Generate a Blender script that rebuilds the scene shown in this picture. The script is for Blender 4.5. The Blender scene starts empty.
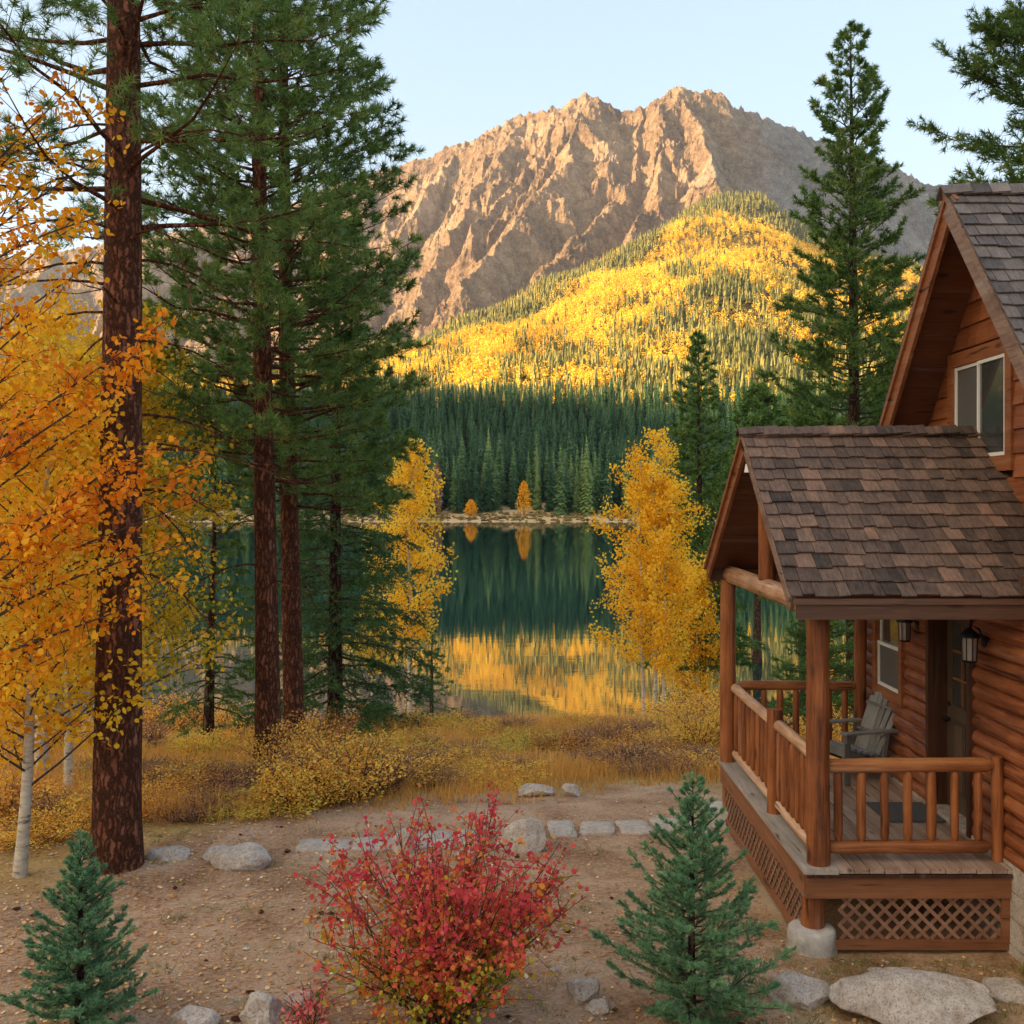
import bpy, math, random
import numpy as np
from mathutils import Vector, noise as mnoise

# ------------------------------------------------------------------ camera, sky, sun, exposure
scene = bpy.context.scene
F = 1045.0                      # focal length in pixels of the 1024 px picture
cam_d = bpy.data.cameras.new('camera'); cam = bpy.data.objects.new('camera', cam_d)
scene.collection.objects.link(cam); scene.camera = cam
cam.location = (0, 0, 0); cam.rotation_euler = (math.radians(90), 0, 0)
cam_d.sensor_width = 36; cam_d.lens = F/1024*36
cam_d.shift_x = -7/1024; cam_d.shift_y = -12/1024
cam_d.clip_start = 0.1; cam_d.clip_end = 20000
scene.render.resolution_x = 1024; scene.render.resolution_y = 1024

SUN_EL = math.radians(10); SUN_DIR = Vector((0.97, 0.24, 0)).normalized()   # the way the light travels
world = bpy.data.worlds.new('World'); scene.world = world; world.use_nodes = True
wn = world.node_tree.nodes; wl = world.node_tree.links
FILL_GLOW = 4.2
sky = wn.new('ShaderNodeTexSky'); sky.sky_type = 'NISHITA'; sky.sun_disc = False
sky.sun_elevation = SUN_EL
sky.sun_rotation = math.atan2(-SUN_DIR.x, -SUN_DIR.y)
sky.air_density = 1.15; sky.dust_density = 1.2; sky.ozone_density = 1.0; sky.altitude = 2500
hsv = wn.new('ShaderNodeHueSaturation'); hsv.inputs['Saturation'].default_value = 1.75; hsv.inputs['Value'].default_value = 1.5
gam = wn.new('ShaderNodeGamma'); gam.inputs['Gamma'].default_value = 0.32      # evens the sky out, so the overhead part brightens the foreground
wl.new(sky.outputs[0], gam.inputs['Color']); wl.new(gam.outputs[0], hsv.inputs['Color'])
warm = wn.new('ShaderNodeMix'); warm.data_type = 'RGBA'; warm.blend_type = 'MULTIPLY'; warm.inputs[0].default_value = 1
wl.new(hsv.outputs[0], warm.inputs[6]); warm.inputs[7].default_value = (1.03, .985, .99, 1)
# warm fill light added to the sky behind and left, brightening the shaded foreground
wtc = wn.new('ShaderNodeTexCoord'); wdot = wn.new('ShaderNodeVectorMath'); wdot.operation = 'DOT_PRODUCT'; GE = math.radians(33)
wl.new(wtc.outputs['Generated'], wdot.inputs[0]); wdot.inputs[1].default_value = (-SUN_DIR.x*math.cos(GE), (-SUN_DIR.y-.35)*math.cos(GE), math.sin(GE))
wmx = wn.new('ShaderNodeMath'); wmx.operation = 'MAXIMUM'; wl.new(wdot.outputs['Value'], wmx.inputs[0]); wmx.inputs[1].default_value = 0
wpw = wn.new('ShaderNodeMath'); wpw.operation = 'POWER'; wl.new(wmx.outputs[0], wpw.inputs[0]); wpw.inputs[1].default_value = 4
fill_glow = wn.new('ShaderNodeMix'); fill_glow.data_type = 'RGBA'; wl.new(wpw.outputs[0], fill_glow.inputs[0]); wl.new(warm.outputs[2], fill_glow.inputs[6]); fill_glow.inputs[7].default_value = (FILL_GLOW*1.0, FILL_GLOW*.84, FILL_GLOW*.64, 1); fill_glow.clamp_factor = False
wl.new(fill_glow.outputs[2], wn['Background'].inputs['Color'])
wn['Background'].inputs['Strength'].default_value = 0.15
sun_d = bpy.data.lights.new('sun', 'SUN'); sun_d.energy = 5.5; sun_d.angle = math.radians(0.5)
sun_d.color = (1.0, 0.69, 0.36)
sun = bpy.data.objects.new('sun', sun_d); scene.collection.objects.link(sun)
tv = Vector((SUN_DIR.x*math.cos(SUN_EL), SUN_DIR.y*math.cos(SUN_EL), -math.sin(SUN_EL)))
sun.rotation_euler = tv.to_track_quat('-Z', 'Y').to_euler()
sun.location = (-50, -40, 40)
scene.view_settings.view_transform = 'Standard'; scene.view_settings.look = 'None'
scene.view_settings.exposure = 1.95; scene.view_settings.gamma = 1
scene.cycles.max_bounces = 6; scene.cycles.transparent_max_bounces = 8

# ------------------------------------------------------------------ helpers
C = scene.collection
def at(px, py, Y): return np.array(((px-519)/F*Y, Y, (500-py)/F*Y))
def nrm(v): v = np.asarray(v, float); return v/(np.linalg.norm(v, axis=-1, keepdims=True)+1e-12)

def _h(ix, iy, s):
    n = (ix.astype(np.int64)*374761393 + iy.astype(np.int64)*668265263 + s*974634777) & 0xffffffff
    n = ((n ^ (n >> 13))*1274126177) & 0xffffffff
    n = ((n ^ (n >> 16))*2246822519) & 0xffffffff
    return ((n ^ (n >> 15)) & 0xffff)/65535.0
def vn(x, y, s=0):
    x = np.asarray(x, float); y = np.asarray(y, float)
    ix = np.floor(x); iy = np.floor(y); fx = x-ix; fy = y-iy
    fx = fx*fx*fx*(fx*(fx*6-15)+10); fy = fy*fy*fy*(fy*(fy*6-15)+10)
    a = _h(ix, iy, s); b = _h(ix+1, iy, s); c = _h(ix, iy+1, s); d = _h(ix+1, iy+1, s)
    return (a*(1-fx)+b*fx)*(1-fy)+(c*(1-fx)+d*fx)*fy
def fbm(x, y, s=0, o=5, g=0.5):
    r = 0; a = 1; t = 0
    for i in range(o):
        r = r+a*vn(x, y, s+i*17); t += a; a *= g
        x, y = x*1.62+y*1.21+5.3, y*1.62-x*1.21+9.1
    return r/t*2-1
def ridged(x, y, s=0, o=5, g=0.5):
    r = 0; a = 1; t = 0
    for i in range(o):
        n = 1-np.abs(vn(x, y, s+i*31)*2-1); r = r+a*n*n; t += a; a *= g
        x, y = x*1.62+y*1.21+3.3, y*1.62-x*1.21+7.7
    return r/t

class MB:
    def __init__(s): s.v = []; s.f = []; s.t = []; s.n = 0; s.sm = []
    def add(s, verts, faces, tint=None, smooth=False):
        verts = np.asarray(verts, float).reshape(-1, 3); faces = np.asarray(faces, int)
        s.v.append(verts); s.f.append(faces+s.n); s.n += len(verts)
        if tint is None: tint = 0.5
        s.t.append(np.broadcast_to(np.asarray(tint, float), (len(faces),)))
        s.sm.append(np.full(len(faces), smooth))
    def merge(s, o, M=None, off=(0,0,0), tint=0):
        for v, f, t, sm in zip(o.v, o.f, o.t, o.sm):
            s.v.append((v@M.T if M is not None else v)+np.asarray(off)); s.f.append(f+s.n); s.t.append(t+tint); s.sm.append(sm)
        s.n += o.n
    def build(s, name, mat, parent=None, origin=None):
        if origin is None: origin = parent['_o'] if (parent is not None and '_o' in parent.keys()) else (0,0,0)
        me = bpy.data.meshes.new(name)
        V = np.concatenate(s.v)-np.asarray(origin)
        tot = np.concatenate([np.full(len(f), f.shape[1]) for f in s.f])
        L = np.concatenate([f.ravel() for f in s.f]); T = np.concatenate(s.t); S = np.concatenate(s.sm)
        me.vertices.add(len(V)); me.vertices.foreach_set('co', V.ravel())
        me.loops.add(len(L)); me.loops.foreach_set('vertex_index', L.astype(np.int32))
        me.polygons.add(len(tot)); st = np.concatenate(([0], np.cumsum(tot)[:-1]))
        me.polygons.foreach_set('loop_start', st.astype(np.int32))
        me.polygons.foreach_set('use_smooth', S)
        me.update(calc_edges=True)
        a = me.attributes.new('tint', 'FLOAT', 'FACE'); a.data.foreach_set('value', T.astype(np.float32))
        me.materials.append(mat)
        o = bpy.data.objects.new(name, me); C.objects.link(o)
        if parent is not None: o.parent = parent; 
        else: o.location = origin
        o['_o'] = [float(k) for k in origin]
        return o
    # shapes
    def box(s, lo, hi, tint=None):
        x0,y0,z0 = lo; x1,y1,z1 = hi
        v = [(x0,y0,z0),(x1,y0,z0),(x1,y1,z0),(x0,y1,z0),(x0,y0,z1),(x1,y0,z1),(x1,y1,z1),(x0,y1,z1)]
        s.add(v, [(0,3,2,1),(4,5,6,7),(0,1,5,4),(1,2,6,5),(2,3,7,6),(3,0,4,7)], tint)
    def obox(s, c, a, b, d, tint=None):
        c,a,b,d = [np.asarray(k, float) for k in (c,a,b,d)]
        v = [c+i*a+j*b+k*d for k in (-1,1) for i,j in ((-1,-1),(1,-1),(1,1),(-1,1))]
        s.add(v, [(0,3,2,1),(4,5,6,7),(0,1,5,4),(1,2,6,5),(2,3,7,6),(3,0,4,7)], tint)
    def beam(s, p0, p1, w, h, up=(0,0,1), tint=None, bev=0.0):
        p0 = np.asarray(p0, float); p1 = np.asarray(p1, float); d = p1-p0; L = np.linalg.norm(d); d = d/L
        side = nrm(np.cross(d, up)); u = np.cross(side, d)
        if bev <= 0:
            s.obox((p0+p1)/2, d*L/2, side*w/2, u*h/2, tint); return
        prof = []
        for sx, sy, o in ((1,1,0),(-1,1,1),(-1,-1,0),(1,-1,1)):
            a = (sx*(w/2-bev), sy*h/2); b = (sx*w/2, sy*(h/2-bev))
            prof += [b, a] if o == 0 else [a, b]
        v = [p+side*x+u*y for p in (p0+d*0, p1) for x, y in prof]
        n = 8; fs = [(i,(i+1)%n,(i+1)%n+n,i+n) for i in range(n)]
        s.add(v, fs, tint); s.add(v, [tuple(range(n))[::-1], tuple(range(n,2*n))], tint)
    def tube(s, pts, rad, n=8, tint=None, cap=True, smooth=True, disp=None):
        P = np.asarray(pts, float); m = len(P); R = np.broadcast_to(np.asarray(rad, float), (m,))
        T = nrm(np.gradient(P, axis=0)); ref = np.array((0,0,1.)) if abs(T[0][2]) < .9 else np.array((1.,0,0))
        A = nrm(np.cross(T, ref)); B = np.cross(T, A); th = np.linspace(0, 2*np.pi, n, endpoint=False)
        ring = R[:,None,None]*(np.cos(th)[None,:,None]*A[:,None,:]+np.sin(th)[None,:,None]*B[:,None,:])
        if disp is not None: ring = ring*(1+disp)[:,:,None]
        V = (P[:,None,:]+ring).reshape(-1,3)
        i = np.arange(m-1)[:,None]*n; j = np.arange(n)[None,:]; k = (j+1)%n
        Fq = np.stack([i+j, i+k, i+n+k, i+n+j], -1).reshape(-1,4)
        s.add(V, Fq, tint, smooth)
        if cap:
            s.add(np.concatenate([V[:n], V[-n:]]), [tuple(range(n))[::-1], tuple(range(n,2*n))], tint)
    def tris(s, P, D, L, W, rng, tint):
        # blades starting at P along unit D
        N = len(P); side = nrm(np.cross(D, rng.normal(size=(N,3)))); L = np.broadcast_to(L, (N,))[:,None]; W = np.broadcast_to(W, (N,))[:,None]
        V = np.empty((N,3,3)); V[:,0] = P-side*W/2; V[:,1] = P+side*W/2; V[:,2] = P+D*L
        s.add(V.reshape(-1,3), np.arange(N*3).reshape(-1,3), tint)
    def leaves(s, P, S, rng, tint, up=0.3, hexa=False):
        N = len(P); nn = nrm(rng.normal(size=(N,3))+np.array((0,-.2,up))); a = nrm(np.cross(nn, rng.normal(size=(N,3)))); b = np.cross(nn, a)
        S = np.broadcast_to(S, (N,))[:,None]
        if hexa:
            sh = [(-.5,0),(-.28,.36),(.12,.42),(.55,0),(.12,-.42),(-.28,-.36)]
            V = np.stack([P+a*S*x+b*S*y+nn*S*(.12*abs(y)) for x,y in sh], 1)
            s.add(V.reshape(-1,3), np.arange(N*6).reshape(-1,6), tint)
        else:
            V = np.stack([P-a*S*.5, P+b*S*.42, P+a*S*.5, P-b*S*.42], 1)
            s.add(V.reshape(-1,3), np.arange(N*4).reshape(-1,4), tint)

def meta(o, label, cat, group=None, kind=None):
    if label: o['label'] = label
    if cat: o['category'] = cat
    if group: o['group'] = group
    if kind: o['kind'] = kind
    return o
def thing(name, label, cat, loc=(0,0,0), group=None):
    o = bpy.data.objects.new(name, None); C.objects.link(o); o.location = loc; o['_o'] = [float(k) for k in loc]
    o.empty_display_size = 0.2
    return meta(o, label, cat, group)
def dup(root, loc, rz=0, sc=1.0, label=None, scz=None):
    r = root.copy(); C.objects.link(r); r.location = loc; r.rotation_euler = (0,0,rz); r.scale = (sc,sc,scz or sc)
    if label: r['label'] = label
    for ch in list(root.children):
        c = ch.copy(); C.objects.link(c); c.parent = r
    return r

# ------------------------------------------------------------------ materials
def newmat(name):
    m = bpy.data.materials.new(name); m.use_nodes = True; nt = m.node_tree
    return m, nt.nodes, nt.links, nt.nodes['Principled BSDF']
def ramp(n, stops):
    r = n.new('ShaderNodeValToRGB'); e = r.color_ramp.elements
    while len(e) < len(stops): e.new(0.5)
    for k, (p, c) in enumerate(stops): e[k].position = p; e[k].color = (*c, 1)
    return r
def attr(n, name='tint'):
    a = n.new('ShaderNodeAttribute'); a.attribute_name = name; return a
def tex(n, l, kind, scale, detail=5, mapscale=None, rough=0.6, coord='Object'):
    tc = n.new('ShaderNodeTexCoord'); mp = n.new('ShaderNodeMapping'); l.new(tc.outputs[coord], mp.inputs[0])
    if mapscale: mp.inputs['Scale'].default_value = mapscale
    if kind == 'noise':
        t = n.new('ShaderNodeTexNoise'); t.inputs['Scale'].default_value = scale; t.inputs['Detail'].default_value = detail; t.inputs['Roughness'].default_value = rough
    elif kind == 'voronoi':
        t = n.new('ShaderNodeTexVoronoi'); t.inputs['Scale'].default_value = scale
    elif kind == 'edge':
        t = n.new('ShaderNodeTexVoronoi'); t.inputs['Scale'].default_value = scale; t.feature = 'DISTANCE_TO_EDGE'
    l.new(mp.outputs[0], t.inputs['Vector']); return t
def mixc(n, l, fac, a, b, mode='MIX'):
    m = n.new('ShaderNodeMix'); m.data_type = 'RGBA'; m.blend_type = mode
    for sock, val in ((m.inputs[0], fac), (m.inputs[6], a), (m.inputs[7], b)):
        if hasattr(val, 'is_linked') or hasattr(val, 'links'): l.new(val, sock)
        elif isinstance(val, (int, float)): sock.default_value = val
        else: sock.default_value = (*val, 1)
    return m.outputs[2]
def mth(n, l, op, a, b=0.0, clamp=False):
    m = n.new('ShaderNodeMath'); m.operation = op; m.use_clamp = clamp
    for i, val in enumerate((a, b)):
        if hasattr(val, 'links'): l.new(val, m.inputs[i])
        else: m.inputs[i].default_value = val
    return m.outputs[0]
def bump(n, l, h, b, strength=0.5, dist=0.01):
    k = n.new('ShaderNodeBump'); k.inputs['Strength'].default_value = strength; k.inputs['Distance'].default_value = dist
    l.new(h, k.inputs['Height']); l.new(k.outputs[0], b.inputs['Normal'])

def foliage_mat(name, stops, trans=0.35, patch=0.0, patch_scale=1.0, objvar=0.0):
    m, n, l, b = newmat(name)
    a = attr(n); fac = a.outputs['Fac']
    if patch:
        t = tex(n, l, 'noise', patch_scale, 2)
        fac = mth(n, l, 'ADD', fac, mth(n, l, 'MULTIPLY', mth(n, l, 'SUBTRACT', t.outputs['Fac'], 0.5), patch))
    if objvar:
        oi = n.new('ShaderNodeObjectInfo'); fac = mth(n, l, 'ADD', fac, mth(n, l, 'MULTIPLY', mth(n, l, 'SUBTRACT', oi.outputs['Random'], .5), objvar))
    r = ramp(n, stops); l.new(fac, r.inputs[0])
    b.inputs['Roughness'].default_value = 0.55; b.inputs['Specular IOR Level'].default_value = 0.25
    l.new(r.outputs[0], b.inputs['Base Color'])
    tr = n.new('ShaderNodeBsdfTranslucent'); l.new(r.outputs[0], tr.inputs['Color'])
    mx = n.new('ShaderNodeMixShader'); mx.inputs[0].default_value = trans
    l.new(b.outputs[0], mx.inputs[1]); l.new(tr.outputs[0], mx.inputs[2]); l.new(mx.outputs[0], n['Material Output'].inputs[0])
    return m
def wood_mat(name, stops, axis='Y', rough=0.55, streak=0.5, bmp=0.4, fine=60, knots=True, spec=0.4, spread=0.6):
    m, n, l, b = newmat(name)
    sc = {'X': (.06,1,1), 'Y': (1,.06,1), 'Z': (1,1,.06)}[axis]
    t1 = tex(n, l, 'noise', 9, 4, sc); t2 = tex(n, l, 'noise', fine, 3, sc); t3 = tex(n, l, 'noise', 2.2, 4)
    a = attr(n)
    f = mth(n, l, 'ADD', mth(n, l, 'MULTIPLY', mth(n, l, 'SUBTRACT', t1.outputs['Fac'], .5), streak*1.6), mth(n, l, 'MULTIPLY', mth(n, l, 'SUBTRACT', t2.outputs['Fac'], .5), streak*1.2))
    f = mth(n, l, 'ADD', f, mth(n, l, 'MULTIPLY', mth(n, l, 'SUBTRACT', t3.outputs['Fac'], .5), streak))
    f = mth(n, l, 'ADD', f, mth(n, l, 'MULTIPLY', mth(n, l, 'SUBTRACT', a.outputs['Fac'], .5), spread)); f = mth(n, l, 'ADD', f, .5, True)
    r = ramp(n, stops); l.new(f, r.inputs[0]); col = r.outputs[0]
    if knots:
        ksc = {'X': (.35,1,1), 'Y': (1,.35,1), 'Z': (1,1,.35)}[axis]
        k = tex(n, l, 'voronoi', 4.2, 0, ksc); kr = ramp(n, [(0.05,(1,1,1)),(0.15,(0,0,0))]); l.new(k.outputs['Distance'], kr.inputs[0])
        col = mixc(n, l, mth(n, l, 'MULTIPLY', kr.outputs[0], .75), col, tuple(c*.22 for c in stops[0][1]))
    csc = {'X': (.045,1,1), 'Y': (1,.045,1), 'Z': (1,1,.045)}[axis]
    ck = tex(n, l, 'noise', 22, 2, csc); cr = ramp(n, [(.30,(1,1,1)),(.355,(0,0,0))]); l.new(ck.outputs['Fac'], cr.inputs[0])
    if knots: col = mixc(n, l, mth(n, l, 'MULTIPLY', cr.outputs[0], .8), col, tuple(c*.18 for c in stops[0][1]))
    gy = ramp(n, [(.58,(0,0,0)),(.74,(1,1,1))]); gt = tex(n, l, 'noise', 6, 5, sc, .7); l.new(gt.outputs['Fac'], gy.inputs[0])
    col = mixc(n, l, mth(n, l, 'MULTIPLY', gy.outputs[0], .55), col, tuple(.5*c+.16 for c in stops[-1][1]))
    l.new(col, b.inputs['Base Color']); b.inputs['Roughness'].default_value = rough; b.inputs['Specular IOR Level'].default_value = spec
    bump(n, l, mth(n, l, 'SUBTRACT', mth(n, l, 'ADD', t2.outputs['Fac'], t1.outputs['Fac']), cr.outputs[0]), b, bmp, .012)
    return m
def plain(name, col, rough=0.5, metal=0.0, var=0.25, scale=20, bmp=0.2, spec=0.5):
    m, n, l, b = newmat(name)
    t = tex(n, l, 'noise', scale, 5)
    r = ramp(n, [(0.3, tuple(c*(1-var) for c in col)), (0.7, tuple(min(1, c*(1+var)) for c in col))]); l.new(t.outputs['Fac'], r.inputs[0])
    l.new(r.outputs[0], b.inputs['Base Color']); b.inputs['Roughness'].default_value = rough; b.inputs['Metallic'].default_value = metal; b.inputs['Specular IOR Level'].default_value = spec
    if bmp: bump(n, l, t.outputs['Fac'], b, bmp, .006)
    return m
def bark_mat(name, stops, scale=9, zs=.22, bmp=1.0, dist=.03, crack=(.02,.012,.008)):
    m, n, l, b = newmat(name)
    nw = tex(n, l, 'noise', 7, 6, None, .7); tc = n.new('ShaderNodeTexCoord')
    wv = n.new('ShaderNodeVectorMath'); wv.operation = 'MULTIPLY_ADD'; l.new(nw.outputs['Color'], wv.inputs[0]); wv.inputs[1].default_value = (.16,.16,.3); l.new(tc.outputs['Object'], wv.inputs[2])
    mp = n.new('ShaderNodeMapping'); mp.inputs['Scale'].default_value = (1,1,zs); l.new(wv.outputs[0], mp.inputs[0])
    v = n.new('ShaderNodeTexVoronoi'); v.feature = 'DISTANCE_TO_EDGE'; v.inputs['Scale'].default_value = scale; l.new(mp.outputs[0], v.inputs['Vector'])
    v2 = n.new('ShaderNodeTexVoronoi'); v2.inputs['Scale'].default_value = scale; l.new(mp.outputs[0], v2.inputs['Vector'])
    f = tex(n, l, 'noise', 45, 5, (1,1,.4))
    k = mth(n, l, 'ADD', mth(n, l, 'MULTIPLY', v2.outputs['Color'], .5), mth(n, l, 'MULTIPLY', f.outputs['Fac'], .6))
    r = ramp(n, stops); l.new(k, r.inputs[0])
    e = ramp(n, [(0.0,(0,0,0)),(0.30,(1,1,1))]); l.new(v.outputs['Distance'], e.inputs[0])
    l.new(mixc(n, l, e.outputs[0], crack, r.outputs[0]), b.inputs['Base Color'])
    b.inputs['Roughness'].default_value = .9; b.inputs['Specular IOR Level'].default_value = .15
    h = mth(n, l, 'ADD', mth(n, l, 'MINIMUM', v.outputs['Distance'], .22), mth(n, l, 'MULTIPLY', f.outputs['Fac'], .12))
    bump(n, l, h, b, bmp, dist*4)
    return m

M = {}
M['needle_pine'] = foliage_mat('pine_needles', [(0,(0.056,0.107,0.030)),(.35,(0.113,0.206,0.055)),(.7,(0.197,0.306,0.075)),(.93,(0.318,0.363,0.075)),(1,(0.599,0.314,0.069))], .3, .5, .9)
M['needle_blue'] = foliage_mat('blue_spruce_needles', [(0,(0.070,0.163,0.079)),(.45,(0.150,0.308,0.151)),(.8,(0.281,0.471,0.229)),(1,(0.421,0.617,0.302))], .2, .4, 3)
M['needle_green'] = foliage_mat('fir_needles', [(0,(0.047,0.106,0.029)),(.5,(0.118,0.217,0.052)),(.85,(0.218,0.316,0.063)),(1,(0.406,0.374,0.081))], .25, .4, 1.2)
M['needle_dark'] = foliage_mat('spruce_needles', [(0,(0.034,0.078,0.029)),(.5,(0.075,0.163,0.050)),(1,(0.161,0.260,0.066))], .2, .4, 1.0)
M['needle_far'] = foliage_mat('far_spruce_needles', [(0,(0.031,0.077,0.034)),(.4,(0.070,0.149,0.055)),(.75,(0.150,0.245,0.077)),(1,(0.246,0.326,0.093))], .1, objvar=.9)
M['leaf_orange'] = foliage_mat('orange_aspen_leaves', [(0,(0.700,0.190,0.013)),(.3,(0.920,0.370,0.017)),(.65,(0.950,0.560,0.028)),(1,(0.950,0.784,0.099))], .5, .9, .8)
M['leaf_yellow'] = foliage_mat('yellow_aspen_leaves', [(0,(0.620,0.286,0.019)),(.3,(0.900,0.476,0.023)),(.7,(0.950,0.628,0.037)),(1,(0.950,0.762,0.122))], .55, .4, .8)
M['leaf_lime'] = foliage_mat('lime_aspen_leaves', [(0,(0.419,0.322,0.025)),(.35,(0.698,0.483,0.030)),(.75,(0.878,0.604,0.040)),(1,(0.898,0.483,0.030))], .45, .8, .7)
M['leaf_red'] = foliage_mat('red_shrub_leaves', [(0,(0.116,0.179,0.024)),(.14,(0.369,0.399,0.040)),(.27,(0.582,0.378,0.040)),(.40,(0.698,0.210,0.048)),(.56,(0.640,0.084,0.064)),(.82,(0.640,0.063,0.104)),(1,(0.757,0.231,0.192))], .4)
M['leaf_brush'] = foliage_mat('golden_brush_leaves', [(0,(0.315,0.121,0.057)),(.2,(0.609,0.251,0.076)),(.5,(0.892,0.484,0.076)),(.75,(0.950,0.614,0.095)),(1,(0.609,0.539,0.104))], .35, .7, .25, objvar=.55)
M['brush_rust'] = foliage_mat('rusty_brush_leaves', [(0,(.26,.13,.09)),(.5,(.60,.32,.15)),(.8,(.78,.50,.20)),(1,(.85,.66,.32))], .3, .6, .3, objvar=.5)
M['grass'] = foliage_mat('dry_grass_blades', [(0,(0.428,0.241,0.070)),(.4,(0.706,0.386,0.099)),(.75,(0.855,0.464,0.110)),(1,(0.855,0.560,0.239))], .35, 1.1, .16)
M['litter'] = foliage_mat('fallen_leaves', [(0,(.16,.07,.03)),(.4,(.45,.22,.08)),(.7,(.72,.44,.18)),(1,(.85,.70,.48))], .1)
M['far_aspen'] = foliage_mat('far_aspen_foliage', [(0,(.44,.29,.06)),(.35,(.70,.42,.045)),(.7,(.88,.56,.045)),(1,(.92,.68,.10))], .35)
M['far_conifer'] = foliage_mat('hillside_conifer_foliage', [(0,(.07,.085,.025)),(.5,(.15,.15,.035)),(1,(.30,.24,.05))], .1)
M['bark_pine'] = bark_mat('pine_bark', [(0.1,(0.074,0.027,0.014)),(.45,(0.177,0.063,0.034)),(.75,(0.278,0.110,0.065)),(1,(0.445,0.221,0.157))], 17, .24, 1.0, .018, (0.052,0.021,0.011))
M['bark_dark'] = bark_mat('dark_bark', [(0.1,(0.052,0.029,0.019)),(.6,(0.143,0.078,0.052)),(1,(0.234,0.156,0.117))], 12, .25)
M['twig'] = plain('twig_bark', (.06,.04,.03), .9, bmp=0)
M['red_twig'] = plain('red_twig_bark', (.10,.045,.03), .8, bmp=0)

def aspen_bark():
    m, n, l, b = newmat('aspen_bark')
    t = tex(n, l, 'noise', 7, 5, (1,1,3.2)); r = ramp(n, [(0.34,(.05,.04,.03)),(.42,(.42,.38,.31)),(.6,(.62,.58,.50))]); l.new(t.outputs['Fac'], r.inputs[0])
    t2 = tex(n, l, 'noise', 40, 3, (1,1,.5)); c = mixc(n, l, mth(n, l, 'MULTIPLY', t2.outputs['Fac'], .5), r.outputs[0], (.42,.33,.22))
    l.new(c, b.inputs['Base Color']); b.inputs['Roughness'].default_value = .75; return m
M['bark_aspen'] = aspen_bark()
def rock_mat():
    m, n, l, b = newmat('boulder_granite')
    t = tex(n, l, 'noise', 3, 8, None, .65); t2 = tex(n, l, 'noise', 60, 4); v = tex(n, l, 'noise', 11, 6, None, .7)
    r = ramp(n, [(.25,(.20,.16,.13)),(.45,(.42,.355,.30)),(.62,(.58,.53,.48)),(.8,(.72,.67,.61))]); l.new(mth(n, l, 'ADD', mth(n, l, 'MULTIPLY', t.outputs['Fac'], .6), mth(n, l, 'MULTIPLY', v.outputs['Fac'], .45)), r.inputs[0])
    c = mixc(n, l, mth(n, l, 'MULTIPLY', t2.outputs['Fac'], .5), r.outputs[0], (.25,.22,.19), 'MULTIPLY')
    lr = ramp(n, [(.56,(0,0,0)),(.66,(1,1,1))]); l.new(tex(n, l, 'noise', 5, 5).outputs['Fac'], lr.inputs[0])
    c2 = mixc(n, l, mth(n, l, 'MULTIPLY', lr.outputs[0], .55), r.outputs[0], (.30,.19,.12))
    sp = ramp(n, [(.36,(.45,.43,.40)),(.5,(1,1,1))]); l.new(t2.outputs['Fac'], sp.inputs[0])
    c3 = mixc(n, l, .8, c2, sp.outputs[0], 'MULTIPLY')
    l.new(c3, b.inputs['Base Color']); b.inputs['Roughness'].default_value = .85
    bump(n, l, mth(n, l, 'ADD', v.outputs['Fac'], mth(n, l, 'MULTIPLY', t2.outputs['Fac'], .25)), b, .7, .04)
    return m
M['rock'] = rock_mat()
# ------------------------------------------------------------------ terrain shape
WATER = -9.0
def sstep(a, b, x): t = np.clip((x-a)/(b-a), 0, 1); return t*t*(3-2*t)
def ground_near(x, y):
    x = np.asarray(x, float); y = np.asarray(y, float)
    z = np.interp(y, [-3000,-60,-8,0,3,5,7.2,13.5,16,20,30,39.5,41.5,60,200,380,423,429], [6,4,-1.2,-1.7,-2.6,-3.5,-4.04,-4.05,-4.3,-5.0,-6.75,-8.6,-9.05,-11,-22,-13,-9.6,-9.0])
    wob = fbm(x/6, y/6, 3, 3)*.6*sstep(15, 30, y)*(1-sstep(60, 100, y))
    loc = fbm(x/1.6, y/1.6, 5, 3)*.035 + fbm(x/.35, y/.35, 8, 3)*.012
    z = z+wob+loc*(1-sstep(30, 60, y))*sstep(6, 7, y)
    far = sstep(370, 405, y); z = z+far*fbm(x/25, y/12, 11, 3)*1.2*(1-sstep(425, 432, y))
    z = z+sstep(330, 460, np.abs(x))*22*sstep(40, 90, y)+sstep(200, 900, np.abs(x))*10*(1-sstep(40, 90, y))
    return z
CPX = np.array([-900,-400,100,300,380,450,520,600,660,715,760,800,860,920,1000,1200,1900.])
CPY = np.array([380,372,380,372,352,322,296,258,224,190,198,218,240,256,285,340,400.])
CYC = np.array([1300,1300,1350,1400,1550,1700,1850,2100,2350,2550,2500,2400,2300,2200,2100,1900,1500.])
def hill(x, y):
    px = 519+F*x/np.maximum(y, 1)
    yc = np.interp(px, CPX, CYC); cp = np.interp(px, CPX, CPY)-6*0; zc = (500-cp)/F*yc-12
    z0 = np.interp(y, [429,470,500,700], [-9.0,-7.2,-3.5,52])
    t = np.clip((y-700)/(yc-700), 0, 1)
    up = 52+(zc-52)*t**1.12
    z = np.where(y < 700, z0, up) - np.maximum(0, y-yc)*.22
    n = fbm(x/260, y/260, 21, 5)*28*sstep(620, 1000, y)*(1-.6*np.exp(-((y-yc)/150)**2))
    gul = (ridged((x+.4*y)/330, (y-.4*x)/900, 25, 3)-.5)*34*sstep(720, 1100, y)
    return z+n+gul+fbm(x/60, y/60, 22, 3)*2.0*sstep(440, 520, y)
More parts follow.
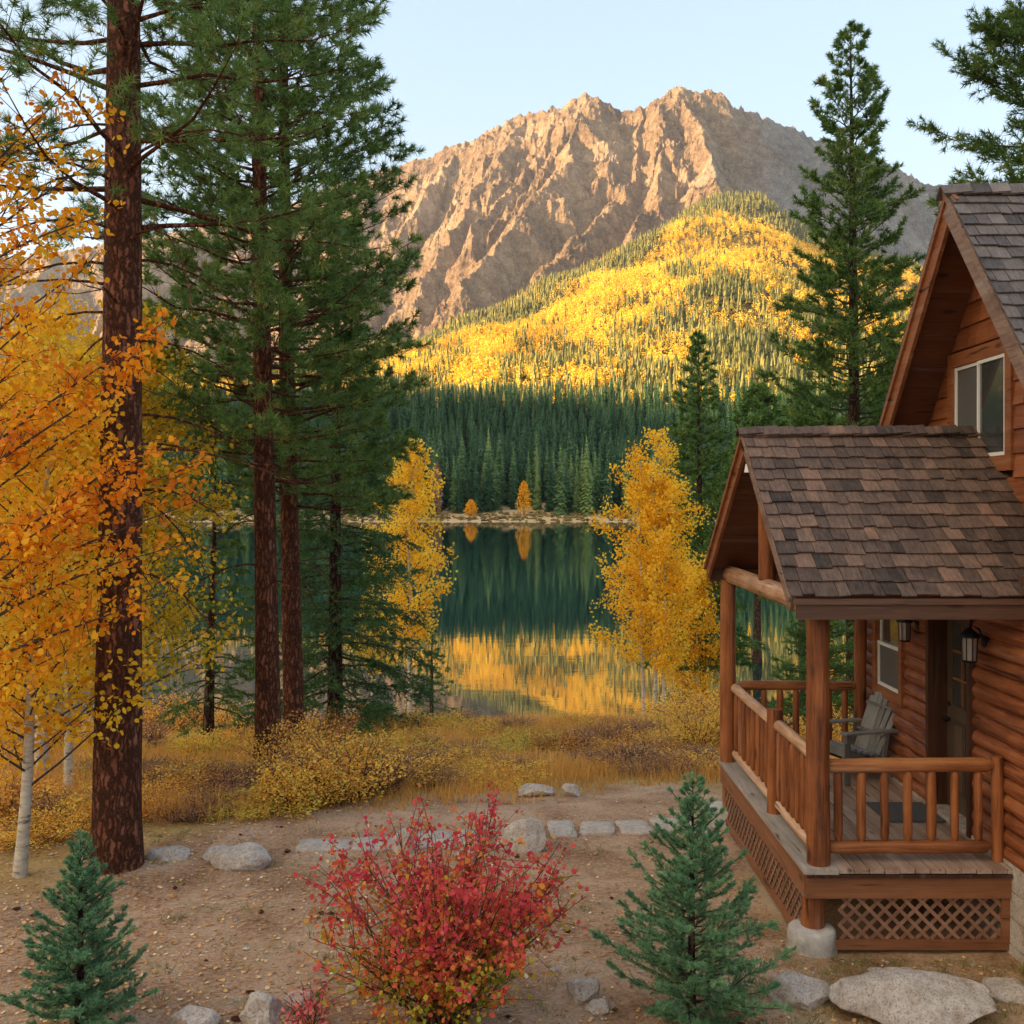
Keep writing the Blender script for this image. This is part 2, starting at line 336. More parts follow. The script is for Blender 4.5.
RIDGES = [   # (px, py, Y) points and lateral slope
 ([(-900,345,5600),(-300,300,5400),(60,246,5200),(200,226,5000),(300,198,4900),(345,180,4800),(380,166,4700),(420,155,4600),(455,140,4500),(490,127,4400),(520,112,4300),(560,104,4200),(592,84,4150),(622,106,4150),(645,110,4100),(668,93,4050),(690,83,4000),(715,91,4030),(740,109,4100),(770,118,4200),(800,132,4300),(850,150,4400),(900,168,4500),(940,187,4600),(1000,215,4700),(1100,265,4900),(1400,340,5200)], .95),
 ([(690,87,4000),(704,125,3750),(714,165,3450),(722,190,3200),(738,205,2950)], .95),
 ([(592,94,4150),(572,135,3900),(545,180,3600),(505,235,3250),(450,300,2900)], .95),
 ([(645,103,4100),(640,145,3850),(612,195,3500),(560,250,3150),(500,298,2850)], 1.0),
 ([(668,93,4050),(668,140,3800),(655,190,3400),(620,235,3050)], 1.05),
 ([(520,112,4300),(488,165,3950),(445,225,3650),(408,290,3300)], .95),
 ([(560,102,4200),(530,150,3950),(500,190,3700),(468,235,3450)], 1.1),
 ([(455,140,4500),(420,190,4200),(385,250,3800),(360,300,3500)], .9),
 ([(380,166,4700),(350,220,4300),(320,280,3900)], .9),
 ([(300,198,4900),(262,255,4400),(215,310,3900)], .85),
 ([(200,226,5000),(150,270,4400),(110,320,4000)], .85),
 ([(60,246,5200),(0,300,4400),(-60,340,4000)], .85),
 ([(740,109,4100),(752,160,3800),(770,205,3500)], 1.05),
 ([(800,132,4300),(815,180,3950),(830,225,3600)], 1.0),
 ([(860,153,4420),(880,200,4000),(890,240,3700)], 1.0),
 ([(940,187,4600),(960,240,4100),(980,280,3700)], .9),
]
RN = []
for pts, k in RIDGES: RN.append((np.array([at(*p) for p in pts]), k))
def mountain(x, y):
    wx = x+fbm(x/300, y/300, 31, 4)*75+fbm(x/75, y/75, 33, 3)*20; wy = y+fbm(x/300, y/300, 35, 4)*75+fbm(x/75, y/75, 36, 3)*20
    best = np.full(x.shape, -1e9); bd = np.zeros(x.shape)
    for P, k in RN:
        for a, b in zip(P[:-1], P[1:]):
            d = b[:2]-a[:2]; L2 = (d**2).sum()
            t = np.clip(((wx-a[0])*d[0]+(wy-a[1])*d[1])/L2, 0, 1)
            dist = np.hypot(wx-a[0]-t*d[0], wy-a[1]-t*d[1]); z = a[2]+t*(b[2]-a[2])-k*1.3*3500*(1-np.exp(-dist/3500))
            bd = np.where(z > best, dist, bd); best = np.maximum(best, z)
    amp = sstep(50, 500, best); off = sstep(0, 260, bd)
    r = (ridged(wx/380, wy/520, 41, 5, .5)-.5)*235*amp*(.12+.88*off) + (ridged(x/125+wy/900, y/150, 45, 6, .62)-.5)*92*amp*(.4+.6*off) + (ridged(x/42, y/60, 48, 4, .6)-.5)*28*amp + fbm(x/14, y/14, 47, 3)*5*amp
    return best+r-8
def far_z(x, y):
    h = hill(x, y); m = mountain(x, y)
    blend = sstep(2400, 2900, y)
    return np.where(y < 1100, h, np.maximum(h, m)), m > h
def grid_mesh(name, X, Y, Z, mat, label=None, attrs=None, smooth=True):
    r, c = X.shape; V = np.stack([X, Y, Z], -1).reshape(-1, 3)
    i = np.arange(r-1)[:,None]*c; j = np.arange(c-1)[None,:]
    Q = np.stack([i+j, i+j+1, i+c+j+1, i+c+j], -1).reshape(-1, 4)
    me = bpy.data.meshes.new(name); me.vertices.add(len(V)); me.vertices.foreach_set('co', V.ravel())
    me.loops.add(Q.size); me.loops.foreach_set('vertex_index', Q.ravel().astype(np.int32))
    me.polygons.add(len(Q)); me.polygons.foreach_set('loop_start', (np.arange(len(Q))*4).astype(np.int32))
    me.polygons.foreach_set('use_smooth', np.full(len(Q), smooth)); me.update(calc_edges=True)
    for k, v in (attrs or {}).items():
        a = me.attributes.new(k, 'FLOAT', 'POINT'); a.data.foreach_set('value', v.ravel().astype(np.float32))
    me.materials.append(mat); o = bpy.data.objects.new(name, me); C.objects.link(o); o['kind'] = 'structure'; return o

# ground material: bare soil near, dry grass further
def ground_mat():
    m, n, l, b = newmat('soil_and_dry_grass')
    a = attr(n, 'grassy')
    t = tex(n, l, 'noise', 1.3, 6); t2 = tex(n, l, 'noise', 26, 6, None, .7); t3 = tex(n, l, 'noise', 140, 4, None, .7)
    k = mth(n, l, 'ADD', mth(n, l, 'MULTIPLY', t.outputs['Fac'], .45), mth(n, l, 'ADD', mth(n, l, 'MULTIPLY', t2.outputs['Fac'], .35), mth(n, l, 'MULTIPLY', t3.outputs['Fac'], .3)))
    r = ramp(n, [(.41,(.17,.085,.045)),(.49,(.40,.235,.14)),(.56,(.62,.40,.26)),(.68,(.80,.60,.43))]); l.new(k, r.inputs[0])
    g = ramp(n, [(.35,(.22,.15,.05)),(.5,(.42,.28,.09)),(.65,(.58,.42,.16))]); l.new(k, g.inputs[0])
    sp = ramp(n, [(.60,(0,0,0)),(.68,(1,1,1))]); l.new(tex(n, l, 'noise', 70, 3).outputs['Fac'], sp.inputs[0])
    soil = mixc(n, l, mth(n, l, 'MULTIPLY', sp.outputs[0], .6), r.outputs[0], (.38,.27,.17))
    mo = ramp(n, [(.56,(0,0,0)),(.70,(1,1,1))]); l.new(tex(n, l, 'noise', 2.6, 5).outputs['Fac'], mo.inputs[0])
    soil = mixc(n, l, mth(n, l, 'MULTIPLY', mo.outputs[0], .45), soil, (.16,.16,.055))
    l.new(mixc(n, l, a.outputs['Fac'], soil, g.outputs[0]), b.inputs['Base Color']); b.inputs['Roughness'].default_value = .95; b.inputs['Specular IOR Level'].default_value = .15
    bump(n, l, mth(n, l, 'ADD', mth(n, l, 'MULTIPLY', t2.outputs['Fac'], .7), mth(n, l, 'MULTIPLY', t3.outputs['Fac'], .5)), b, .9, .05); return m
def axis_pts(segs):
    out = []
    for a, b, st in segs: out += list(np.arange(a, b, st))
    out.append(segs[-1][1]); return np.array(out)
gx = axis_pts([(-2600,-500,300),(-500,-60,20),(-60,-12,1.5),(-12,12,.09),(12,60,1.5),(60,500,20),(500,2600,300)])
gy = axis_pts([(-900,-60,120),(-60,-6,6),(-6,6.5,.8),(6.5,16,.09),(16,60,.6),(60,370,12),(370,520,2.5)])
GX, GY = np.meshgrid(gx, gy)
def ground_z(x, y):
    x = np.asarray(x, float); y = np.asarray(y, float)
    return np.where(y < 429, ground_near(x, y), hill(x, np.maximum(y, 429)))
GZ = ground_z(GX, GY); GZ = np.where(GY > 506, GZ-.8, GZ)
edge = 13.9+fbm(GX/2.5, GY/2.5, 51, 3)*1.2+np.interp(GX, [-8,-4.5,-3,0,1.5,3], [-3.2,-2.6,-.2,.9,1.4,1.4])
grassy = sstep(-.7, .7, GY-edge)*np.where(GY > 300, .55, .9)+.25*sstep(.45, .7, vn(GX*1.1, GY*1.1, 57))*(GX > 2)
grid_mesh('ground', GX, GY, GZ, ground_mat(), attrs={'grassy': np.clip(grassy, 0, 1)})
def gz(x, y): return float(ground_z(np.array([x]), np.array([y]))[0])
def hit(px, py, y0=7.0):       # point of the near ground seen at a pixel of the photograph
    ys = np.linspace(y0, 60, 4000); xs = (px-519)/F*ys; d = ground_z(xs, ys)-(500-py)/F*ys
    i = np.argmax(d >= 0); y = ys[i]; return float((px-519)/F*y), float(y), gz((px-519)/F*y, y)

# far terrain and mountain
def ramp_o(n, l, f, st):
    r = ramp(n, st); l.new(f, r.inputs[0]); return r.outputs[0]
def mountain_mat():
    m, n, l, b = newmat('mountain_rock')
    a = attr(n, 'rock'); g = n.new('ShaderNodeNewGeometry'); sx = n.new('ShaderNodeSeparateXYZ'); l.new(g.outputs['True Normal'], sx.inputs[0])
    sc = n.new('ShaderNodeTexCoord')
    t = tex(n, l, 'noise', .0045, 8, None, .62); t2 = tex(n, l, 'noise', .03, 6, None, .7); t3 = tex(n, l, 'noise', .012, 7, (1,1,2.5), .65); t4 = tex(n, l, 'noise', .11, 5, (1,1,2.2), .75)
    k = mth(n, l, 'ADD', mth(n, l, 'MULTIPLY', t.outputs['Fac'], .35), mth(n, l, 'ADD', mth(n, l, 'MULTIPLY', t2.outputs['Fac'], .35), mth(n, l, 'MULTIPLY', t4.outputs['Fac'], .3)))
    r = ramp(n, [(.40,(.12,.08,.055)),(.47,(.30,.195,.12)),(.53,(.46,.31,.19)),(.60,(.64,.48,.33))]); l.new(k, r.inputs[0])
    scree = ramp(n, [(.62,(0,0,0)),(.80,(1,1,1))]); l.new(sx.outputs[2], scree.inputs[0])
    c = mixc(n, l, mth(n, l, 'MULTIPLY', scree.outputs[0], .6), r.outputs[0], (.33,.235,.15))
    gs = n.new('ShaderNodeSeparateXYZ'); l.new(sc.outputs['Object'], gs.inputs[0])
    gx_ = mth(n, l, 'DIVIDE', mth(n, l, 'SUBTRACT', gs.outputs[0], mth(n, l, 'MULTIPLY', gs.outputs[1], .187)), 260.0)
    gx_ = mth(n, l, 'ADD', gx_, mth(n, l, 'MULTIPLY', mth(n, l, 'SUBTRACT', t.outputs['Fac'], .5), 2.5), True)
    c = mixc(n, l, mth(n, l, 'MULTIPLY', gx_, .85), c, ramp_o(n, l, k, [(.42,(.13,.135,.14)),(.52,(.27,.275,.285)),(.60,(.40,.40,.41))]))  # right flank's shade put into the rock colour as a grey zone
    low = ramp(n, [(.46,(0,0,0)),(.56,(1,1,1))]); l.new(t3.outputs['Fac'], low.inputs[0])
    sp = n.new('ShaderNodeSeparateXYZ'); l.new(sc.outputs['Object'], sp.inputs[0])
    hz = mth(n, l, 'SUBTRACT', 1.0, mth(n, l, 'DIVIDE', sp.outputs[2], 1000.0), True)
    c = mixc(n, l, mth(n, l, 'MULTIPLY', mth(n, l, 'MULTIPLY', low.outputs[0], hz), scree.outputs[0]), c, (.16,.14,.06))
    gr = ramp(n, [(.4,(.10,.085,.03)),(.6,(.25,.19,.06))]); l.new(t2.outputs['Fac'], gr.inputs[0])
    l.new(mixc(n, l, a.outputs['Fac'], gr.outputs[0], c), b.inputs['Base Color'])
    b.inputs['Roughness'].default_value = .95; b.inputs['Specular IOR Level'].default_value = .1
    bump(n, l, k, b, 1.0, 70); return m
fu = (np.linspace(-350, 1300, 1350)-519)/F
fy = np.concatenate([np.geomspace(505, 2400, 170), np.linspace(2410, 5400, 620)])
FU, FYg = np.meshgrid(fu, fy); FX = FU*FYg
FZ, isrock = far_z(FX, FYg)
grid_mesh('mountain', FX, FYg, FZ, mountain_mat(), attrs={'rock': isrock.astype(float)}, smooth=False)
def far_h(x, y): return far_z(np.asarray(x, float), np.asarray(y, float))[0]

# unseen ridge added behind the camera, sized to put the valley floor in shade
def shade_hill():
    s = np.array((SUN_DIR.x, SUN_DIR.y)); p = np.array((-s[1], s[0])); D = 3000
    uu = np.linspace(-6000, 6000, 160); vv = np.linspace(-2500, 1600, 50); U, V = np.meshgrid(uu, vv)
    H = 75+math.tan(SUN_EL)*(D+.0+ (0*s[0]+700*s[1]))
    z = H*np.exp(-(V/900)**2)+fbm(U/300, V/300, 61, 5)*45*np.exp(-(V/800)**2)-60
    z = np.maximum(z+60-0, 0)-20
    X = -s[0]*D+U*p[0]-V*s[0]*1.0; Y = -s[1]*D+U*p[1]-V*s[1]
    return grid_mesh('shade_hills', X, Y, z, M_hill)
M_hill = plain('shade_hill_green', (.06,.075,.03), .95, scale=.02, bmp=0)
shade_hill()

# lake
def water_mat():
    m, n, l, b = newmat('lake_water')
    t = tex(n, l, 'noise', .55, 4, (.35,1,1), .6); t2 = tex(n, l, 'noise', 3.5, 3, (.3,1,1)); 
    b.inputs['Base Color'].default_value = (.006,.030,.026,1); b.inputs['Roughness'].default_value = .02; b.inputs['IOR'].default_value = 2.8
    h = mth(n, l, 'ADD', t.outputs['Fac'], mth(n, l, 'MULTIPLY', t2.outputs['Fac'], .06))
    bump(n, l, h, b, .3, .012)
    return m
lm = MB(); lm.add([(-460,36,WATER),(460,36,WATER),(460,440,WATER),(-460,440,WATER)], [(0,1,2,3)])
lake = lm.build('water', water_mat()); lake['kind'] = 'structure'

# ------------------------------------------------------------------ conifers
def conifer(seed, H, base, Rf, nb, rise, curve, sp, twl, blade, n_bl, ang=50, tuft=0.0, trunk_r=.2, lean=(0,0), s0=.2, fol_lift=.15, trunk_n=12, limb=.022, droop_tip=0, dead=0, top_taper=.02, smooth=1.0, asym=None, tl=0.5, disp=False, nb_s=6, hang=0.0, wild=1.0, rvar=(.72,1.12), flare=.35):
    rng = np.random.default_rng(seed); fo = MB(); br = MB(); tr = MB()
    k = 60 if disp else 14; zz = np.linspace(-.25, H, k); nn = 72 if disp else trunk_n
    cx = lambda z: lean[0]*z/H+.012*H*np.sin(z/H*3+seed)*.3; cy = lambda z: lean[1]*z/H
    rad = trunk_r*np.maximum(1-zz/H, top_taper)**.75*(1+flare*np.exp(-np.maximum(zz, 0)/.35))
    dsp = None
    if disp:
        th = np.linspace(0, 2*np.pi, nn, endpoint=False)
        TH, ZZ = np.meshgrid(th, zz); dsp = .05*fbm(np.cos(TH)*3+7, np.sin(TH)*3+ZZ*.5, 71, 4)+.05*(ridged(TH*5/np.pi*2, ZZ*1.1, 72, 3)-.5)
    tr.tube(np.stack([cx(zz), cy(zz), zz], -1), rad, nn, cap=False, disp=dsp)
    LB, WB = blade
    for i in range(nb):
        t = (i+rng.uniform(0,1))/nb; z0 = base+(H-base)*t; az = i*2.39996+rng.uniform(-.5,.5)
        R = Rf(t)*rng.uniform(*rvar)
        if asym: R *= 1+asym[0]*math.cos(az-asym[1])
        if R < .03: continue
        R_=R
        s = np.linspace(0, 1, nb_s)[:,None]; dr = np.array((math.cos(az), math.sin(az), 0)); sd = np.array((-dr[1], dr[0], 0))
        r_ = rise(t)+rng.uniform(-.16,.16)*wild; c_ = curve(t)+rng.uniform(-.14,.14)*wild
        bend = rng.uniform(-.12,.12)
        P = np.array((cx(z0), cy(z0), z0))+R*(s*dr+sd*bend*s*s+np.array((0,0,1.))*(r_*s+c_*s*s+droop_tip*s**4))
        w_ = np.cumsum(rng.normal(0, .022, (nb_s,3)), 0)*R; w_ -= w_[0]; P = P+w_*min(1, wild)
        br.tube(P, np.linspace(limb*.75*R**.6+.003, .003, nb_s), 4, cap=False)
        m = max(4, int(R*(1-s0)/sp)); ss = rng.uniform(s0, 1, m)**.85; ss[:3] = 1
        fi = ss*(nb_s-1); i0 = np.minimum(fi.astype(int), nb_s-2); fr = (fi-i0)[:,None]
        PP = P[i0]*(1-fr)+P[i0+1]*fr; TT = nrm(P[i0+1]-P[i0]); S = rng.choice([-1,1], m)[:,None]*sd
        an = np.radians(rng.normal(ang, 12, m))[:,None]; an[:2] *= .15
        tw = nrm(TT*np.cos(an)+S*np.sin(an)+np.array((0,0,1.))*rng.normal(fol_lift, .25, (m,1)))
        tlen = twl*(1-.55*ss)*rng.uniform(.6,1.2,m)*max(.35, min(1.3, R**.5))
        if tuft > 0:     # visible twigs
            for q in range(0, m, 1 if tl > .6 else 2):
                br.tube(np.stack([PP[q], PP[q]+tw[q]*tlen[q]]), [.004+.003*tl, .002], 3, cap=False)
        f = rng.uniform(0, 1, (m, n_bl)); 
        if tuft > 0: f = 1-f**(1+tuft)*1.0*(.35 if tuft >= 1 else 1)
        BP = PP[:,None,:]+tw[:,None,:]*(tlen[:,None]*f)[:,:,None]
        if hang: BP = BP-np.array((0,0,1.))*(hang*(tlen[:,None]*f)**1.5)[:,:,None]
        rnd = nrm(rng.normal(size=(m, n_bl, 3))); BD = nrm(tw[:,None,:]*.75+rnd*.85)
        tin = (rng.normal(.45,.13,(m,1))+rng.normal(0,.13,(m,n_bl))+rng.normal(0,.05))
        N = m*n_bl
        fo.tris(BP.reshape(N,3), BD.reshape(N,3), LB*rng.uniform(.7,1.2,N), WB, rng, np.clip(tin.reshape(N), 0, 1))
    # leader tip
    q = 60; f = rng.uniform(0,1,q); BP = np.stack([cx(H-f*.6*twl)+0*f, cy(H-f*.6*twl)+0*f, H+.1*twl-f*.8*twl], -1)
    fo.tris(BP, nrm(rng.normal(size=(q,3))+np.array((0,0,.8))), LB, WB, rng, rng.uniform(.3,.7,q))
    for i in range(dead):     # bare curved dead limbs under the crown
        z0 = rng.uniform(max(1.6, base*.45), base+.1*(H-base)); az = rng.uniform(0, 6.28); R = rng.uniform(.5, 1.5)*Rf(.1)*.6
        s = np.linspace(0, 1, 7)[:,None]; dr = np.array((math.cos(az), math.sin(az), 0)); sd = np.array((-dr[1], dr[0], 0))
        P = np.array((cx(z0), cy(z0), z0))+R*(s*dr+sd*rng.uniform(-.3,.3)*s*s+np.array((0,0,1.))*(.25*s-rng.uniform(.3,.8)*s*s))
        br.tube(P, np.linspace(.02, .004, 7), 5, cap=False)
        for _ in range(3):
            j = rng.integers(2, 6); e = P[j]+nrm(np.array(P[j]-P[j-1])+sd*rng.uniform(-1,1)*.3)*R*.3; br.tube(np.stack([P[j], (P[j]+e)/2-np.array((0,0,.03)), e]), [.007,.005,.003], 3, cap=False)
    return tr, br, fo
def plant_conifer(name, label, loc, parts, bark, needles, group=None):
    t = thing(name, label, 'tree', loc, group)
    for mb, nm, mt in zip(parts, ('trunk','branches','crown'), (bark, M['twig'] if bark is not M['bark_pine'] else bark, needles)):
        if mb.n:
            o = mb.build(nm, mt, None, (0,0,0)); o.parent = t
    return t

# far shore spruces: the front rows one by one, the rest and the golden slope as woods
def far_spruce(seed):
    rng = np.random.default_rng(seed); fo = MB(); tr = MB(); H = 28.0
    tr.tube([(0,0,-1),(0,0,H*.6)], [.35,.12], 5, cap=False)
    layers = 17
    for i in range(layers):
        t = i/layers; z = H*(.06+.94*t**.92); R = (3.9*(1-t)**.85+.25)*rng.uniform(.85,1.12); n = int(9+10*(1-t)); a0 = rng.uniform(0,6.28)
        a = a0+np.arange(n)*2*np.pi/n+rng.uniform(-.2,.2,n); r = R*rng.uniform(.7,1.1,n); dz = -r*.38+rng.normal(0,.25,n)
        d = np.stack([np.cos(a), np.sin(a), 0*a], -1); s = np.stack([-np.sin(a), np.cos(a), 0*a], -1); w = r*rng.uniform(.26,.4,n)
        c = np.array((0,0,z+.6)); tip = np.array((0,0,z))+d*r[:,None]+np.array((0,0,1.))*dz[:,None]; mid = np.array((0,0,z))+d*(r*.62)[:,None]+np.array((0,0,1.))*(dz*.45)[:,None]
        V = np.stack([np.broadcast_to(c,(n,3)), mid-s*w[:,None], tip, mid+s*w[:,None]], 1)
        fo.add(V.reshape(-1,3), np.arange(n*4).reshape(-1,4), rng.normal(.5,.16,n))
        V2 = V.copy(); V2[:,:,2] -= .9; V2[:,1] -= d*.3; V2 = V2@np.array(((math.cos(.3),math.sin(.3),0),(-math.sin(.3),math.cos(.3),0),(0,0,1.)))
        fo.add(V2.reshape(-1,3), np.arange(n*4).reshape(-1,4), rng.normal(.42,.16,n))
    fo.tris(np.array([(0,0,H-1.2)]*6), nrm(rng.normal(size=(6,3))*.2+np.array((0,0,1.))), 2.0, .35, rng, .5)
    return tr, fo
FS = [far_spruce(100+i) for i in range(6)]
rng = np.random.default_rng(7)
cand = []
row = 476.0
while row < 730:
    x = -.62*row
    while x < .66*row:
        xx = x+rng.uniform(-2.4,2.4); yy = row+rng.uniform(-3,3); 
        if not (row < 486 and vn(np.array([xx/22]), np.array([1.]), 5)[0] < .45): cand.append((xx, yy, rng.uniform(.62, 1.12)*(1.0 if row > 520 else rng.uniform(.8, 1.25))))
        x += rng.uniform(4.6, 7.6)*(1.35 if row < 500 else 1.0 if row < 560 else 1.2)
    row += 7.0 if row < 560 else 10
cand = np.array(cand); zc_ = ground_z(cand[:,0], cand[:,1])
pxs = 519+F*cand[:,0]/cand[:,1]
vis = (pxs > 120)&(pxs < 870); order = np.argsort(np.where(vis, cand[:,1], 1e6))
ind = set(order[:292].tolist())
protos = []
labels_fs = 'dark green spruce standing in the dense wood on the far lake shore'
stuff = MB()
for k, (x, y, s) in enumerate(cand):
    z = zc_[k]-.3
    if k in ind:
        v = k % 6; sh = (rng.uniform(-.06,.06))
        if len(protos) <= v or protos[v] is None:
            pass
        loc = (x, y, z)
        while len(protos) < 6: protos.append(None)
        if protos[v] is None:
            t = thing('spruce_tree', labels_fs, 'tree', (0,0,0), 'spruces of the wood along the far shore')
            FS[v][0].build('trunk', M['bark_dark'], t); FS[v][1].build('crown', M['needle_far'], t)
            t.location = loc; t.scale = (s, s, s); protos[v] = t
        else: dup(protos[v], loc, rng.uniform(0,6.28), s*rng.uniform(.9,1.05), scz=s)
    else:
        a = rng.uniform(0,6.28); Mx = s*np.array(((math.cos(a),-math.sin(a),0),(math.sin(a),math.cos(a),0),(0,0,1.)))
        stuff.merge(FS[k % 6][1], Mx, (x,y,z), rng.uniform(-.15,.1))
o = stuff.build('conifer_wood', M['needle_far']); meta(o, 'dark spruce wood rising behind the front rows on the far shore', 'forest', kind='stuff')

# woods on the golden slope
def slope_woods():
    rng = np.random.default_rng(11); N = 60000
    px = rng.uniform(-150, 1150, N); t = rng.uniform(0, 1, N)**.9
    yc = np.interp(px, CPX, CYC); Y = 700+(yc+120-700)*t; X = (px-519)/F*Y
    z, rk = far_z(X, Y); 
    n1 = fbm(X/140, Y/230, 81, 4); n2 = fbm(X/45, Y/90, 83, 3); dt = (Y-700)/(yc-700)
    right = sstep(560, 760, px)
    top = .80+.10*right-.28*(1-sstep(330, 470, px))*0; lo = .36
    gold = sstep(lo-.05, lo+.12, dt+n1*.16)*(1-sstep(top-.10, top, dt+n1*.10))
    n3 = fbm(X/38, Y/140, 87, 3); pg = .06+.90*gold+.46*(1-gold)*(dt < lo+.1); pg = 1/(1+np.exp(-(pg-.5+n2*.55+n3*.5)*9))
    bare = (n1 > .42)&(rng.uniform(size=N) < .75)
    isg = rng.uniform(size=N) < np.clip(pg, .04, .97)
    keep = ~(rk&(Y > 2000)) & ~bare
    asp = MB(); con = MB()
    idx = np.where(keep&isg)[0]; q = 36; n = len(idx)
    c = np.stack([X[idx], Y[idx], z[idx]], -1); h = rng.uniform(10,17,n)*(1+.15*(Y[idx] > 1500)); w = rng.uniform(2.4,3.6,n)
    d = nrm(rng.normal(size=(n,q,3)))*rng.uniform(.45,1,(n,q,1)); P = c[:,None,:]+np.stack([w[:,None]*d[...,0], w[:,None]*d[...,1], h[:,None]*(.56+.44*d[...,2])], -1)
    tin = np.repeat(np.clip(.62+n2[idx]*.5+rng.normal(0,.14,n), 0, 1)[:,None], q, 1)+rng.normal(0,.07,(n,q))
    asp.leaves(P.reshape(-1,3), rng.uniform(1.0,2.1,n*q), rng, tin.ravel(), .6)
    idx = np.where(keep&~isg)[0]; n = len(idx); m = 5; L = 3
    c = np.stack([X[idx], Y[idx], z[idx]], -1); h = rng.uniform(8,24,n); w = h*rng.uniform(.12,.20,n)
    for lv in range(L):
        zb = h*(.08+.28*lv); zt = h*(.55+.225*lv); r = w*(1-.28*lv); a = rng.uniform(0,6.28,n)[:,None]+np.arange(m)*2*np.pi/m
        rr = r[:,None]*rng.uniform(.75,1.2,(n,m)); ring = np.stack([c[:,None,0]+rr*np.cos(a), c[:,None,1]+rr*np.sin(a), (c[:,2]+zb)[:,None]+rng.uniform(-.8,.8,(n,m))], -1)
        apex = c+np.stack([0*h,0*h,zt], -1); V = np.concatenate([ring, apex[:,None,:]], 1).reshape(-1,3)
        b0 = np.arange(n)[:,None]*(m+1); j = np.arange(m)[None,:]
        con.add(V, np.stack([b0+j, b0+(j+1)%m, b0+m+0*j], -1).reshape(-1,3), np.repeat(np.clip(.5+rng.normal(0,.2,n)+.25*n2[idx], 0, 1), m))
    meta(asp.build('aspen_wood', M['far_aspen']), 'golden aspen groves covering the sunlit slope below the mountain', 'forest', kind='stuff')
    meta(con.build('slope_conifer_wood', M['far_conifer']), 'olive conifers scattered among the golden groves on the sunlit slope', 'forest', kind='stuff')
slope_woods()
# ------------------------------------------------------------------ the log cabin
M['log'] = wood_mat('stained_log', [(0,(0.071,0.020,0.006)),(.35,(0.185,0.053,0.018)),(.65,(0.301,0.096,0.033)),(1,(0.420,0.172,0.068))], 'Y', .6, .85, .5, 50)
M['log_x'] = wood_mat('stained_log_across', [(0,(0.084,0.025,0.007)),(.35,(0.209,0.068,0.020)),(.65,(0.335,0.122,0.037)),(1,(0.436,0.199,0.074))], 'X', .6, .85, .5, 50)
M['log_z'] = wood_mat('stained_post', [(0,(0.071,0.020,0.005)),(.35,(0.185,0.056,0.016)),(.65,(0.301,0.100,0.029)),(1,(0.402,0.157,0.057))], 'Z', .6, .85, .5, 45)
M['peeled'] = wood_mat('peeled_pale_log', [(0,(0.212,0.093,0.044)),(.4,(0.425,0.228,0.127)),(.7,(0.585,0.373,0.235)),(1,(0.722,0.518,0.361))], 'Y', .5, .8, .35, 40)
M['siding'] = wood_mat('lap_siding', [(0,(0.084,0.023,0.009)),(.35,(0.201,0.061,0.020)),(.65,(0.301,0.100,0.034)),(1,(0.402,0.157,0.062))], 'Y', .6, .6, .35, 40, knots=False)
M['trimY'] = wood_mat('trim_board', [(0,(0.101,0.030,0.011)),(.4,(0.227,0.075,0.026)),(.7,(0.318,0.122,0.045)),(1,(0.436,0.213,0.102))], 'Y', .6, .5, .3, 50)
M['dark_trim'] = wood_mat('dark_brown_trim', [(0,(0.027,0.009,0.004)),(.5,(0.064,0.022,0.009)),(1,(0.113,0.045,0.018))], 'Z', .55, .5, .3, 50)
M['fascia'] = wood_mat('brown_fascia', [(0,(0.042,0.019,0.013)),(.5,(0.091,0.044,0.027)),(1,(0.154,0.084,0.056))], 'X', .65, .5, .35, 60)
M['rim'] = wood_mat('deck_rim', [(0,(0.101,0.035,0.015)),(.5,(0.209,0.081,0.033)),(1,(0.318,0.143,0.062))], 'X', .6, .5, .3, 60)
M['rimY'] = wood_mat('deck_rim_side', [(0,(0.126,0.044,0.018)),(.5,(0.251,0.100,0.040)),(1,(0.369,0.172,0.081))], 'Y', .6, .5, .3, 60)
M['deck'] = wood_mat('weathered_deck', [(0,(0.128,0.077,0.054)),(.4,(0.287,0.192,0.142)),(.7,(0.404,0.301,0.235)),(1,(0.531,0.425,0.342))], 'Y', .6, .6, .4, 60)
M['grey_board'] = wood_mat('grey_weathered_board', [(0,(0.160,0.135,0.117)),(.5,(0.340,0.301,0.264)),(1,(0.510,0.467,0.411))], 'Y', .65, .6, .3, 50)
M['soffit'] = wood_mat('soffit_boards', [(0,(0.055,0.019,0.007)),(.5,(0.136,0.046,0.020)),(1,(0.228,0.094,0.039))], 'X', .6, .4, .3, 40)
M['rake'] = wood_mat('weathered_rake', [(0,(0.091,0.045,0.028)),(.4,(0.196,0.116,0.080)),(.7,(0.280,0.190,0.140)),(1,(0.385,0.295,0.231))], 'Y', .6, .7, .35, 50)
M['lattice'] = wood_mat('lattice_strips', [(0,(0.128,0.057,0.031)),(.5,(0.255,0.129,0.078)),(1,(0.383,0.218,0.146))], 'X', .7, .4, .2, 50, knots=False)
M['chair'] = wood_mat('grey_painted_slats', [(0,(0.085,0.085,0.081)),(.5,(0.170,0.170,0.162)),(1,(0.289,0.285,0.272))], 'Z', .55, .5, .3, 50, knots=False)
M['white'] = plain('white_vinyl', (.78,.77,.74), .4, var=.05, bmp=0)
M['iron'] = plain('black_iron', (.02,.02,.02), .5, .6, bmp=.2)
M['concrete'] = plain('pier_concrete', (0.425,0.397,0.356), .9, var=.35, scale=8, bmp=.6)
M['door'] = wood_mat('dark_door_paint', [(0,(.04,.026,.018)),(.5,(.085,.058,.040)),(1,(.14,.10,.07))], 'Z', .5, .4, .2, 50, knots=False)
M['mat'] = plain('grey_doormat', (.075,.08,.085), .95, var=.35, scale=60, bmp=.5)
